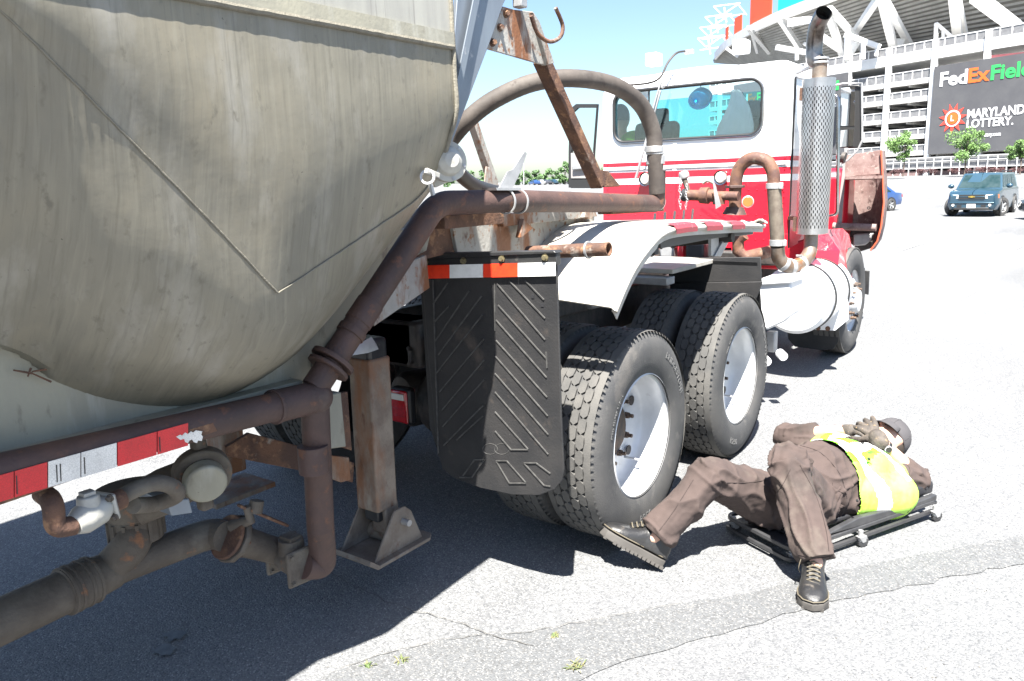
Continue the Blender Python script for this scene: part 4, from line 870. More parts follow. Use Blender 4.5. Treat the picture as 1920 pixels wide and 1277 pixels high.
pb = MB().prism([at(*p, X=-2.53) for p in ((622, 738), (652, 735), (660, 845), (628, 835))], (-.012, 0, 0)).build('bolt_plate', M['rust'], leg_o, bevel=.002)
for y in (772, 792, 815): MB().bolt(at(634, y, X=-2.528), (1, 0, 0), .012, .012).build('bolt', M['rust'], pb)
MB().prism([at(*p, X=-2.50) for p in ((652, 668), (700, 640), (710, 655), (690, 662))], (-.01, 0, .02)).build('angle_tab', M['galv'], leg_o)
# second leg on the far side, cross brace
l2 = MB(); l2.bar(mir(lb)-V((0, 0, .06)), mir(lt), .155, .145, (0, 1, 0)); l2o = l2.build('landing_leg', M['leg'], trl, bevel=.01)
MB().box((2*XC-fx, fy, .03), (.3, .4, .03)).build('leg_foot', M['leg'], l2o, bevel=.004)
MB().prism([at(*p, X=-2.68) for p in ((425, 838), (468, 812), (560, 836), (665, 868), (662, 905), (560, 882), (430, 856))], (-.02, 0, 0)).build('leg_brace', M['rust'], trl, bevel=.003)
MB().prism([at(*p, X=-2.60) for p in ((600, 852), (655, 858), (658, 900), (640, 905), (602, 890))], (-.02, 0, 0)).build('brace_plate', M['leg'], trl, bevel=.003)

# --- upper coupler frame, rusty
def plate(name, pts, X, t, mat, par=trl, bevel=.003, label=None): return MB().prism([at(*p, X=X) for p in pts], (-t, 0, 0)).build(name, M[mat], par, bevel=bevel, label=label)
plate('coupler_side_plate', [(812, 400), (945, 398), (960, 470), (855, 472), (775, 492), (752, 500)], -2.42, .02, 'rust', label='heavily rusted front side plate')
cp = plate('coupler_beam', [(848, 420), (1115, 404), (1112, 455), (985, 466), (984, 472), (858, 474)], -2.40, .10, 'rustwhite')
plate('coupler_upper_beam', [(938, 402), (1110, 388), (1112, 407), (945, 425)], -2.36, .05, 'rustwhite')
plate('channel_bracket', [(833, 404), (946, 398), (946, 419), (835, 430)], -2.24, .10, 'rust')
for P in ([(982, 410), (1000, 428), (979, 446), (975, 446)], [(1102, 386), (1113, 384), (1120, 406), (1096, 408)], [(1103, 404), (1110, 402), (1112, 410), (1104, 411)]):
    plate('gusset', P, -2.33, .03, 'rustwhite')
plate('pipe_cradle', [(1148, 386), (1244, 378), (1246, 396), (1150, 402)], -2.12, .10, 'rust')
MB().box((XC, 3.3, 1.33), (1.3, 2.0, .10)).build('upper_coupler_plate', M['rust'], trl, bevel=.01)
MB().box((XC, 2.9, 1.50), (1.0, 1.0, .25)).build('coupler_box', M['rustwhite'], trl, bevel=.01)
# u-bolts, clip plate and tab above the horizontal pipe
for x in (948, 972, 1232):
    c_ = at(x, 378, X=-2.12); MB().lathe([(.0515, -.004), (.0575, -.004), (.0575, .004), (.0515, .004)], c_, (0, 1, 0), 28, closed=True).build('u_bolt', M['galv'], pipe)
plate('clip_plate', [(930, 352), (976, 352), (978, 357), (932, 357)], -2.08, .08, 'galv', bevel=0)
tb = plate('torn_tab', [(936, 352), (952, 322), (962, 318), (984, 284), (988, 288), (978, 318), (962, 352)], -2.10, .004, 'galv', bevel=0, label='bent galvanised tab sticking up from the pipe clip')
# hose clamps and the arching hose
hz0 = at(1232, 378, X=-2.08)
hosepts = [(1232, 362, -2.08), (1228, 290, -2.08), (1224, 245, -2.09), (1200, 195, -2.13), (1150, 160, -2.19), (1075, 147, -2.28), (1000, 155, -2.42), (930, 185, -2.55), (880, 222, -2.66), (840, 268, -2.78), (790, 340, -2.85)]
P = smooth_path([at(x, y, X=X) for x, y, X in hosepts], 12)
hose = MB().tube(P, [.047+.0006*(i % 2) for i in range(len(P))], 26).build('arched_air_hose', M['hose'], trl, angle=60)
MB().tube([at(1232, 382, X=-2.09), at(1233, 350, X=-2.085), at(1233, 318, X=-2.08)], .049, 24).build('elbow', M['pipe'], hose); MB().ball(at(1232, 374, X=-2.095), .052, 20, 12).build('elbow_bend', M['pipe'], hose)
for y, h in ((280, .035), (300, .05), (318, .012), (288, .012)):
    q = at(1227+ (y-280)*.12, y, X=-2.083); MB().cyl(q-V((0, 0, h/2)), q+V((0, 0, h/2)), .0555, n=26).build('hose_clamp', M['galv'], hose, bevel=.002)
# second dark hose behind the pipe
MB().tube(smooth_path([at(858, 322, X=-2.55), at(885, 345, X=-2.6), at(920, 358, X=-2.65), at(985, 372, X=-2.7)], 6), .038, 18).build('black_hose', M['blackhose'], trl)
# A-frame struts with gusset plates and hook
gp = MB().prism([at(*p, X=-2.14) for p in ((944, 12), (964, 18), (1000, 22), (1028, 122), (1012, 120), (908, 90))], (-.012, 0, 0)).build('strut_gusset_plate', M['rustwhite'], trl, bevel=.003)
for p in ((948, 26), (937, 52), (923, 80)): MB().bolt(at(*p, X=-2.138), (1, -.2, 0), .012, .02).build('bolt', M['rust'], gp)
MB().box(at(975, 4, X=-2.12), (.05, .05, .05)).build('lug', M['galv'], gp, bevel=.006); plate('gusset_edge', [(1000, 22), (1012, 40), (1040, 118), (1028, 122)], -2.12, .04, 'rustwhite', gp)
b = MB(); p0, p1 = at(1015, 112, X=-2.20), at(1122, 348, X=-2.16); b.bar(p0, p1, .075, .055); s_o = b.build('diagonal_strut', M['rust'], trl, bevel=.004)
plate('strut_foot', [(1127, 318), (1142, 322), (1165, 350), (1122, 352)], -2.14, .01, 'rust', s_o)
b = MB(); p0, p1 = at(878, 205, X=-3.35), at(925, 345, X=-3.35); b.bar(p0, p1, .06, .05); s2 = b.build('diagonal_strut', M['rustwhite'], trl, bevel=.004)
plate('strut_foot', [(912, 312), (918, 314), (938, 352), (908, 350)], -3.30, .01, 'rustwhite', s2)
hk = smooth_path([at(996, 30, X=-2.10), at(1008, 62, X=-2.10), at(1030, 78, X=-2.08), at(1050, 70, X=-2.06), at(1055, 48, X=-2.06), at(1042, 15, X=-2.06)], 8)
MB().tube(hk, .0095, 14).build('hook', M['rust'], gp)
# white vent fitting with dome on the tank's lower corner
vf = MB(); c_ = at(838, 303, X=-1.985); ax = V((.86, -.42, .10)).normalized(); vf.lathe([(.001, .055), (.028, .05), (.05, .032), (.058, .014), (.078, .012), (.078, -.012), (.001, -.012)], c_, ax, 32)
vo = vf.build('inspection_dome', M['castwhite'], trl, angle=25); MB().prism([at(*p, X=-2.03) for p in ((818, 258), (852, 272), (858, 300), (850, 338), (818, 352), (806, 330))], (-.012, 0, 0)).build('dome_backplate', M['castwhite'], vo, bevel=.003)
MB().lathe([(.020, -.006), (.028, -.006), (.028, .006), (.020, .006)], at(802, 332, X=-1.93), V((.5, -.8, .2)), 20, closed=True).build('wing_ring', M['galv'], vo); MB().bar(at(798, 320, X=-1.93), at(822, 330, X=-1.93), .018, .02).build('latch_bar', M['castwhite'], vo, bevel=.003); MB().bar(at(806, 340, X=-1.93), at(812, 366, X=-1.93), .012, .012).build('latch_tongue', M['galv'], vo)
for k in range(6):
    u = ax.orthogonal().normalized(); w = ax.cross(u); a = 2*pi*k/6; MB().bolt(c_+(u*cos(a)+w*sin(a))*.068+ax*.012, ax, .005, .006).build('bolt', M['galv'], vo)
# ================================================================== TRUCK
XT = -2.86
def mt(p): return V((2*XT-p.x, p.y, p.z))
trk = thing('tractor_truck', 'red and white day-cab tractor truck with its hood tilted open', 'truck', (XT, 4.0, 0))
# ---- wheels
RW = .52
def make_tyre(parent, cx, sgn, cy, fancy, name='tyre'):
    w = .275; h = w/2
    prof = [(.300, -h+.02), (.325, -h+.004), (.37, -h-.004), (.43, -h-.006), (.47, -h+.004), (.497, -h+.020), (.508, -h+.032), (.511, -h+.045), (.508, -h+.05), (.508, h-.05), (.511, h-.045), (.508, h-.032), (.497, h-.020), (.47, h-.004), (.43, h+.006), (.37, h+.004), (.325, h-.004), (.300, h-.02)]
    o = MB().lathe(prof, (cx, cy, RW), (1, 0, 0), 72).build(name, M['tyre'], parent, angle=50)
    return o
def tread_blocks(tyre, cx, cy, seed=0, full=True):
    """hexagonal drive-tread blocks, four rows, plus notched shoulder ribs"""
    b = MB(); N = 46; rnd = random.Random(seed)
    r0, r1 = .506, .519
    def pt(a, x, r): return V((cx+x, cy+cos(a)*r, RW+sin(a)*r))
    for row, xc in enumerate((-.066, -.022, .022, .066)):
        for k in range(N):
            a0 = 2*pi*(k+(row % 2)*.5)/N; da = 2*pi/N; hw = .0205
            hexp = [(-.60, 0), (-.36, hw), (.36, hw), (.60, 0), (.36, -hw), (-.36, -hw)]
            hexp = [(u*.90*(1 if True else 0), v*.93) for u, v in hexp]
            jx = rnd.uniform(-.001, .001)
            top = [pt(a0+u*da*.94, xc+v+jx, r1) for u, v in hexp]; bot = [pt(a0+u*da, xc+v+jx, r0) for u, v in hexp]
            b.add(bot+top, [tuple(range(6, 12))]+[(i, (i+1) % 6, 6+(i+1) % 6, 6+i) for i in range(6)])
    for sg in (-1, 1):      # shoulder ribs with saw-tooth inner edge
        M2 = N*2; top = []; out = []; base = []
        for k in range(M2):
            a = 2*pi*k/M2; xi = sg*(.092 if k % 2 else .085); top.append(pt(a, xi, r1)); out.append(pt(a, sg*.122, .514)); base.append(pt(a, xi, r0))
        n0 = len(b.v); b.v += top+out+base
        for k in range(M2):
            j = (k+1) % M2; b.f.append([n0+k, n0+j, n0+M2+j, n0+M2+k]); b.mi.append(0); b.f.append([n0+2*M2+k, n0+2*M2+j, n0+j, n0+k]); b.mi.append(0)
        for k in range(M2):   # small lugs on the shoulder edge
            a = 2*pi*k/M2; b.add([pt(a-.012, sg*.121, .5135), pt(a+.012, sg*.121, .5135), pt(a+.008, sg*.130, .500), pt(a-.008, sg*.130, .500)], [(0, 1, 2, 3)])
    return b.build('tread_blocks', M['tread'], tyre, smooth=True, angle=20, kind='stuff')
def sidewall_text(tyre, cx, cy, txt, r, acen, h, flip=False):
    vs_, fs, w = text_mb(txt, h, bold=.01, spacing=1.15); P = []
    # viewed from +X: +Y to the right, +Z up
    for v in vs_:
        a = acen - (v.x-w/2)/r if not flip else acen + (v.x-w/2)/r
        rr = r+v.y if not flip else r-v.y+h
        bulge = .0045*(1-((rr-.42)/.09)**2)
        P.append(V((cx+.1375+max(0, bulge)+.0035, cy+cos(a)*rr, RW+sin(a)*rr)))
    base = [p-V((.004, 0, 0)) for p in P]; n = len(P)
    b = MB(); b.add(P, fs)
    ed = {}
    for f in fs:
        for i in range(len(f)):
            e = (f[i], f[(i+1) % len(f)]); k = tuple(sorted(e)); ed[k] = None if k in ed else e
    b.add(P+base, [(e[1], e[0], n+e[0], n+e[1]) for e in ed.values() if e])
    b.build('raised_lettering', M['tyretext'], tyre, smooth=False)
M['tyretext'] = pmat('raised_tyre_rubber', (.075, .075, .075), .7)
def make_rim(parent, cx, cy, out=1):
    """deep-dished outer dual rim facing +X"""
    w = MB(); f = cx+.115
    prof = [(.302, .012), (.312, .004), (.312, -.008), (.300, -.010), (.290, -.014), (.283, -.030), (.280, -.08), (.278, -.13), (.268, -.150), (.24, -.165), (.20, -.175), (.172, -.178), (.150, -.175), (.145, -.165)]
    w.lathe(prof, (f, cy, RW), (1, 0, 0), 72); o = w.build('rim', M['rim'], parent, angle=40)
    hb = MB(); hb.lathe([(.146, -.180), (.142, -.168), (.118, -.160), (.112, -.150), (.105, -.142), (.06, -.138), (.001, -.136)], (f, cy, RW), (1, 0, 0), 36).build('hub', M['hub'], o, angle=40)
    for k in range(10):
        nb = MB(); a = 2*pi*k/10+.2; c = V((f-.176, cy+cos(a)*.167, RW+sin(a)*.167)); nb.cyl(c, c+V((.022, 0, 0)), .019, .017, 6); nb.cyl(c+V((.02, 0, 0)), c+V((.045, 0, 0)), .010, n=10); nb.build('wheel_nut', M['hub'], o)
    for k in range(5):    # hand holes
        a = 2*pi*k/5+.5; c = V((f-.158, cy+cos(a)*.222, RW+sin(a)*.222)); MB().cyl(c, c+V((.004, 0, 0)), .026, n=16).build('hand_hole', M['dark'], o)
    MB().tube([(f-.15, cy+.1, RW-.17), (f-.10, cy+.115, RW-.175), (f-.07, cy+.12, RW-.18)], .006, 8).build('valve_stem', M['galv'], o)
    return o
def drive_wheel_flat(cy, rot):
    """tyre with its blocks and lettering as sub-parts; rim with its hub and nuts as sub-parts"""
    cx = -1.745
    t = make_tyre(trk, cx, 1, cy, True); tread_blocks(t, cx, cy, int(cy*10))
    sidewall_text(t, cx, cy, 'BRIDGESTONE', .405, radians(38)+rot, .030)
    sidewall_text(t, cx, cy, 'R250', .395, radians(-92)+rot, .036, flip=True)
    sidewall_text(t, cx, cy, 'STEEL BELTED RADIAL', .36, radians(150)+rot, .013)
    make_rim(trk, cx, cy)
    t2 = make_tyre(trk, cx-.325, 1, cy, True); tread_blocks(t2, cx-.325, cy, 3)
    for q in (mt(V((cx, 0, 0))).x, mt(V((cx-.325, 0, 0))).x):
        c = t2.copy(); COL.objects.link(c); c.location.x += q-(cx-.325)
        k = t2.children[0].copy(); COL.objects.link(k); k.parent = c
drive_wheel_flat(3.30, 0); drive_wheel_flat(4.66, radians(-20))
# steering wheels
fwy = 8.03
def front_wheel(xc, outward):
    t = make_tyre(trk, xc, 1, fwy, False)
    rb = MB()
    for x in (-.1, -.05, 0, .05, .1): rb.lathe([(.506, x-.019), (.518, x-.018), (.518, x+.018), (.506, x+.019)], (xc, fwy, RW), (1, 0, 0), 64)
    rb.build('tread_ribs', M['tread'], t)
    f = xc+outward*.115; w = MB(); w.lathe([(.312, .0), (.300, -.012), (.283, -.03), (.27, -.06), (.24, -.03), (.20, .005), (.13, .012), (.12, .04), (.10, .07), (.001, .075)], (f, fwy, RW), (outward, 0, 0), 48)
    o = w.build('rim', M['rim'], trk, angle=35); nb = MB()
    for k in range(10):
        nb = MB(); a = 2*pi*k/10; c = V((f+outward*.005, fwy+cos(a)*.167, RW+sin(a)*.167)); nb.cyl(c, c+V((outward*.03, 0, 0)), .020, n=6); nb.cyl(c+V((outward*.03, 0, 0)), c+V((outward*.055, 0, 0)), .012, n=8); nb.build('wheel_nut', M['hub'], o)
front_wheel(-1.83, 1); front_wheel(2*XT+1.83, -1)
# ---- chassis
def part(b, name, mat, bevel=0, par=None, label=None, **k): return b.build(name, M[mat], par or trk, bevel=bevel, label=label, **k)
for x in (-2.46, 2*XT+2.46):
    part(MB().box((x, 5.75, .90), (.08, 5.9, .26)), 'frame_rail', 'dark', .01)
for y in (3.30, 4.66):
    a = MB(); a.cyl((-2.3, y, RW), (2*XT+2.3, y, RW), .075, n=20); a.ball((XT, y, RW), (.19, .2, .21), 20, 12); part(a, 'drive_axle', 'dark')
    for x in (-2.56, 2*XT+2.56):
        part(MB().tube([(x, y-.30, .66), (x, y-.30, .70), (x, y-.30, .86)], [.11, .13, .11], 20), 'air_spring', 'blackhose'); part(MB().bar((x, y-.42, .52), (x, y+.42, .60), .09, .07), 'leaf_spring', 'dark', .01)
part(MB().bar((-2.3, fwy, .50), (2*XT+2.3, fwy, .50), .12, .12, (0, 0, 1)), 'front_axle', 'dark', .02)
part(MB().cyl((XT, 4.6, .62), (XT, 7.2, .78), .06, n=16), 'drive_shaft', 'dark')
part(MB().box((XT, 7.6, .85), (.8, 1.2, .7)), 'gearbox', 'dark', .1)
# rear cross-member with the tail lamp hanging below it
rc = part(MB().box((-2.84, 2.90, .96), (.46, .20, .24)), 'rear_crossmember', 'dark', .02)
part(MB().box((2*XT+2.84, 2.90, .96), (.46, .20, .24)), 'rear_crossmember', 'dark', .02)
part(MB().box((XT, 2.93, .93), (.9, .10, .16)), 'rear_crossmember', 'dark', .02)
q = at(766, 668, Y=2.795); oo = MB().tube([q+V((0, 0, -.045)), q+V((.02, -.01, -.02)), q+V((.02, -.01, .03)), q+V((0, 0, .045))], .01, 8); part(oo, 'tow_eye', 'dark', par=rc)
c = at(749, 762, Y=2.86)
lamp = part(MB().box(c+V((0, .035, 0)), (.135, .06, .20)), 'tail_lamp_housing', 'black', .02, bseg=3)
part(MB().box(c, (.118, .02, .178)), 'tail_lamp', 'lens_red', .016, par=lamp, bseg=3); part(MB().box(c+V((0, -.012, .055)), (.09, .008, .035)), 'reverse_lens', 'lens_clear', .006, par=lamp)
for z in (-.01, -.05): part(MB().box(c+V((0, -.011, z)), (.10, .004, .004)), 'lens_ridge', 'lens_red', par=lamp)
part(MB().lathe([(.001, -.20), (.14, -.19), (.165, -.15), (.165, .15), (.14, .19), (.001, .20)], (-3.05, 3.35, .52), (.3, 1, 0), 24), 'air_tank', 'dark')
# fifth wheel
part(MB().box((XT, 3.95, 1.20), (.95, 1.0, .07)), 'fifth_wheel_plate', 'dark', .02)
part(MB().box((XT, 3.9, 1.07), (1.0, .5, .2)), 'fifth_wheel_mount', 'dark', .02)
# ---- half fender over the drive wheels
fo = [(4.80, 1.455), (4.5, 1.475), (4.0, 1.50), (3.62, 1.516), (3.38, 1.510), (3.22, 1.46), (3.06, 1.374), (2.96, 1.29), (2.885, 1.212)]
fo = [(p.y, p.z) for p in smooth_path([V((0, a, b_)) for a, b_ in fo], 3)]
rows = []
for i, (y, z) in enumerate(fo):
    rows.append([V((-1.550, y, z-.004)), V((-1.575, y, z+.006)), V((-1.82, y, z+.022)), V((-2.1, y, z+.020)), V((-2.29, y, z+.004))])
fen = MB().sheet(rows, (0, .004, -.006)).build('wheel_fender', M['fender'], trk, angle=50)
MB().tube([V((-1.555, y, z-.012)) for y, z in fo], .013, 10).build('fender_lip', M['fender'], fen)
b = MB(); b.sheet([[V((-1.560, y, z-.012)), V((-1.560, y+.032 if y < 3.3 else y, z-.050))] for y, z in fo], (-.005, 0, 0)); b.build('fender_edge_flange', M['fender'], fen)
# far-side fender
MB().sheet([[mt(p) for p in r_] for r_ in rows], (0, .004, -.006)).build('wheel_fender', M['fender'], trk, angle=50)
for k, (xa, xb) in enumerate(((1262, 1302), (1320, 1350), (1368, 1392))):
    P = [V((-1.556, at(x, 410, X=-1.556).y, 0)) for x in (xa, xb)]
    def fz(y):
        for (a, za), (c_, zc) in zip(fo, fo[1:]):
            if c_ <= y <= a: return za+(zc-za)*(y-a)/(c_-a)
        return fo[0][1]
    y0_, y1_ = P[0].y, P[1].y; rr_ = [[V((X_, y0_+(y1_-y0_)*t, fz(y0_+(y1_-y0_)*t)+dz)) for t in (0, .5, 1)] for X_, dz in ((-1.538, -.030), (-1.537, -.008), (-1.552, .010), (-1.60, .0165))]
    MB().sheet(rr_, (0, 0, .002)).build('reflective_tape', M['tapeoldred'], fen)
# crumpled front corner with a side marker
cr = MB()
rr_ = []
for i in range(9):
    t = i/8; row = []
    for j in range(7):
        u = j/6; p = V((-1.535-.15*u, 4.70+.12*t, 1.482-.02*t)); p += V((noise.noise(p*22), noise.noise(p*22+V((4, 0, 0))), noise.noise(p*18+V((0, 7, 0)))*1.2))*.022; row.append(p)
    rr_.append(row)
cr.sheet(rr_, (0, 0, -.008)); cr.build('crumpled_corner', M['fender'], fen, angle=25)
mk = at(1402, 378, X=-1.64); m_o = part(MB().cyl(mk, mk+V((.35, -.9, 0)).normalized()*.03, .036, n=20), 'side_marker', 'galv', .004, par=fen); part(MB().cyl(mk+V((.35, -.9, 0)).normalized()*.028, mk+V((.35, -.9, 0)).normalized()*.04, .030, n=20), 'marker_lens', 'amber', .003, par=fen)
def pl_x(name, pts, X, t, mat, par=None, bevel=.003, label=None): return MB().prism([at(*p, X=X) for p in pts], (-t, 0, 0)).build(name, M[mat], par or trk, bevel=bevel, label=label)
def pl_y(name, pts, Y, t, mat, par=None, bevel=.003, label=None): return MB().prism([at(*p, Y=Y) for p in pts], (0, t, 0)).build(name, M[mat], par or trk, bevel=bevel, label=label)
pl_x('fender_bracket', [(1236, 440), (1416, 424), (1412, 440), (1346, 446), (1240, 466)], -1.64, .05, 'darkgrey')
pl_x('bracket_strut', [(1334, 440), (1348, 436), (1348, 480), (1334, 480)], -1.68, .02, 'galv'); pl_x('bracket_strut', [(1362, 440), (1373, 442), (1352, 481), (1340, 481)], -1.67, .02, 'galv')
# black splash panel and flap between the second wheel and the fuel tank
pl_y('splash_panel', [(1258, 484), (1426, 482), (1428, 528), (1256, 530)], 5.25, .012, 'rubber')
pl_y('splash_panel', [(1256, 531), (1430, 528), (1418, 560), (1256, 560)], 5.235, .012, 'rubber')
rr_ = [[V((x, 5.25+.035*k+.0*k, 1.10-.105*k-.0*k)) for x in (-1.72-.004*k, -1.95, -2.2, -2.45)] for k in range(7)]
MB().sheet([[at(1400, 500, X=-1.75) if False else V((x, 5.24+.16*sin(t*pi/2)*1.0, 1.17-.66*t)) for x in (-1.735, -1.9, -2.1, -2.4)] for t in [i/8 for i in range(9)]], (0, .012, 0)).build('splash_flap', M['rubber'], trk)
# deck plate, hoses and boxes seen behind the fender
part(MB().box((-2.55, 4.95, 1.165), (1.0, .75, .03)), 'deck_plate', 'fender', .004)
part(MB().box((-2.42, 4.25, 1.05), (.22, .45, .14)), 'grey_box', 'galv', .03)
part(MB().box((-2.3, 4.55, 1.11), (.5, .12, .05)), 'fender_arm', 'galv', .006)
part(MB().cyl((-1.62, 4.45, 1.40), (-2.45, 4.45, 1.32), .03, n=14), 'fender_mount_tube', 'dark')
part(MB().cyl((-1.62, 3.42, 1.42), (-2.45, 3.42, 1.28), .03, n=14), 'fender_mount_tube', 'dark')
for k in range(5):
    y = 5.1+.2*k; part(MB().tube(smooth_path([V((-2.75-.1*k, y, 1.18)), V((-2.6+.03*k, y+.15, 1.30+.05*sin(k*2))), V((-2.7, y+.5, 1.20)), V((-2.9, y+1.0, 1.45))], 6), .013, 10), 'air_line', 'blackhose')
g_ = at(1222, 462, X=-2.3)   # pale gladhand seen beside the fender edge
gh = MB(); gh.capsule(g_+V((0, 0, -.05)), g_+V((0, .02, .0)), .022, .018)
for k in range(4): gh.capsule(g_, g_+V((.0, .012+.02*(k-1), .045-.008*abs(k-1.5))), .010, .006, 8)
gh.build('glad_hand', M['galv'], trk)
# ---- cab
CYr, CYf = 7.0, 8.25
cR, cL, zB, zT = -2.055, -3.90, .93, 2.70
def rrect(x0, x1, z0, z1, r, n=5, rb=None):
    P = []
    for cx_, cz, a0, rad in ((x1, z1, 0, r), (x0, z1, 90, r), (x0, z0, 180, rb or r), (x1, z0, 270, rb or r)):
        sx = -1 if cx_ == x1 else 1; sz_ = -1 if cz == z1 else 1
        for k in range(n+1):
            a = radians(a0+90*k/n); P.append((cx_+sx*rad+cos(a)*rad, cz+sz_*rad+sin(a)*rad))
    return P
def stripes(nt, L, tc, cur, mix, rgb, mask):
    sp = nd(nt, 'ShaderNodeSeparateXYZ'); L.new(tc.outputs['Object'], sp.inputs[0]); z = sp.outputs[2]
    def band(a, b_):
        m1 = nd(nt, 'ShaderNodeMath', operation='GREATER_THAN'); m1.inputs[1].default_value = a; L.new(z, m1.inputs[0])
        m2 = nd(nt, 'ShaderNodeMath', operation='LESS_THAN'); m2.inputs[1].default_value = b_; L.new(z, m2.inputs[0])
        m3_ = nd(nt, 'ShaderNodeMath', operation='MULTIPLY'); L.new(m1.outputs[0], m3_.inputs[0]); L.new(m2.outputs[0], m3_.inputs[1]); return m3_.outputs[0]
    red = mix(rgb((.55, .012, .028)), rgb((.60, .12, .12)), mask(70, .72, .76))
    for a, b_ in ((-1, 1.695), (1.75, 1.812), (1.865, 1.905)): cur = mix(cur, red, band(a, b_))
    return cur
M['cabpaint'] = pmat('cab_paint_with_red_stripes', (.74, .75, .76), .3, 0, (.68, .69, .70), 3, coat=.5, extra=stripes)
M['interior_grey'] = pmat('cab_interior_grey', (.16, .17, .17), .8, 0, (.12, .125, .13), 4); M['seatfab'] = pmat('dark_seat_fabric', (.04, .05, .05), .9, 0, (.03, .035, .035), 20)
def ringpanel(outer, inner, f, t, name, mat, par, bevel=0):
    """outer/inner: same count of 2-D points; f maps them to 3-D"""
    n = len(outer); t = V(t); O_ = [f(*p) for p in outer]; I_ = [f(*p) for p in inner]
    b = MB(); b.add(O_+I_+[p+t for p in O_]+[p+t for p in I_], [(i, (i+1) % n, n+(i+1) % n, n+i) for i in range(n)] + [(2*n+i, 3*n+i, 3*n+(i+1) % n, 2*n+(i+1) % n) for i in range(n)] +
          [(n+i, n+(i+1) % n, 3*n+(i+1) % n, 3*n+i) for i in range(n)] + [(i, 2*n+i, 2*n+(i+1) % n, (i+1) % n) for i in range(n)])
    return b.build(name, mat, par, bevel=bevel, angle=30)
wx0, wx1, wz0, wz1 = -3.765, -2.325, 2.105, 2.565
outer = rrect(cL, cR, zB, zT, .15, rb=.05); inner = rrect(wx0, wx1, wz0, wz1, .11)
back = ringpanel(outer, inner, lambda x, z: V((x, CYr+ (.10*max(0, (z-2.45)/.25)**2), z)), (0, .05, 0), 'cab_back_wall', M['cabpaint'], trk)
cab = back
# cab shell: floor, sides, roof
def yb(z): return CYr+.02+(.10*max(0, (z-2.45)/.25)**2)
sh_ = MB()
for i in range(len(outer)):
    j = (i+1) % len(outer); (xa, za), (xb_, zb_) = outer[i], outer[j]
    if abs(xa-xb_) < .01 and abs(za-zb_) > .5: continue     # the flat sides are made with window openings below
    sh_.add([V((xa, yb(za), za)), V((xb_, yb(zb_), zb_)), V((xb_, CYf-.35*max(0, (zb_-2.0)/.7), zb_)), V((xa, CYf-.35*max(0, (za-2.0)/.7), za))], [(0, 1, 2, 3)])
for nm_, test in (('cab_roof', lambda z: z > 1.8), ('cab_floor', lambda z: z <= 1.8)):
    q_ = MB(); q_.v = list(sh_.v); q_.f = [f for f in sh_.f if test(sh_.v[f[0]].z)]; q_.mi = [0]*len(q_.f)
    us_ = sorted({i for f in q_.f for i in f}); rm_ = {i: k for k, i in enumerate(us_)}; q_.v = [q_.v[i] for i in us_]; q_.f = [[rm_[i] for i in f] for f in q_.f]
    so_ = q_.build(nm_, M['cabpaint'], trk, angle=50); sm = so_.modifiers.new('thick', 'SOLIDIFY'); sm.thickness = .03; sm.offset = 0
for xs, s_ in ((cR, -1), (cL, 1)):
    if s_ == 1: # driver's side: the door stands open, so a bare doorway
        MB().box((xs+.015, 7.14, 1.75), (.03, .24, 1.55)).build('cab_side_post', M['cabpaint'], trk)
        continue
    o2 = [(CYr+.02, .98), (CYf, .98), (CYf, 2.0), (CYf-.28, 2.56), (CYr+.04, 2.56)]; i2 = [(7.32, 1.95), (8.05, 1.95), (8.05, 2.05), (7.90, 2.42), (7.32, 2.42)]
    ringpanel(o2, i2, lambda y, z: V((xs, y, z)), (s_*.03, 0, 0), 'cab_door', M['cabpaint'], trk)
    MB().prism([V((xs+s_*.015, y, z)) for y, z in i2], (s_*.004, 0, 0)).build('door_glass', M['glass'], trk, smooth=False)
# windscreen with divider, open frame
MB().prism([V((cL+.08, CYf-.01, 2.0)), V((cR-.08, CYf-.01, 2.0)), V((cR-.12, CYf-.30, 2.56)), V((cL+.12, CYf-.30, 2.56))], (0, .005, .002)).build('windscreen', M['tintglass'], trk, smooth=False)
MB().bar((XT, CYf, 2.0), (XT, CYf-.30, 2.56), .05, .03).build('windscreen_divider', M['cartrim'], trk)
MB().box(((cL+cR)/2, CYf-.05, 1.5), (cR-cL-.05, .06, 1.05)).build('firewall', M['interior_grey'], trk)
MB().box(((cL+cR)/2, CYf-.22, 1.90), (cR-cL-.08, .35, .25)).build('dashboard', M['interior_grey'], trk, bevel=.05)
# rear window: rubber gasket, chrome bead, glass
W3 = lambda x, z: V((x, CYr-.004, z))
MB().tube([V((x, CYr-.002, z)) for x, z in rrect(wx0-.008, wx1+.008, wz0-.008, wz1+.008, .115, 7)], .017, 10, closed=True).build('window_gasket', M['cartrim'], back)
MB().tube([V((x, CYr-.012, z)) for x, z in rrect(wx0-.016, wx1+.016, wz0-.016, wz1+.016, .12, 7)], .006, 8, closed=True).build('window_bead', M['chrome'], back)
MB().prism([V((x, CYr+.012, z)) for x, z in inner], (0, .004, 0)).build('rear_window', M['glass'], back, smooth=False)
MB().box((wx0+.36, CYr+.01, (wz0+wz1)/2), (.012, .012, wz1-wz0)).build('window_divider', M['cartrim'], back)
# chrome moulding and rivets along the stripe
MB().cyl((cL+.03, CYr-.004, 1.835), (cR-.03, CYr-.004, 1.835), .006, n=8).build('moulding_strip', M['galv'], back)
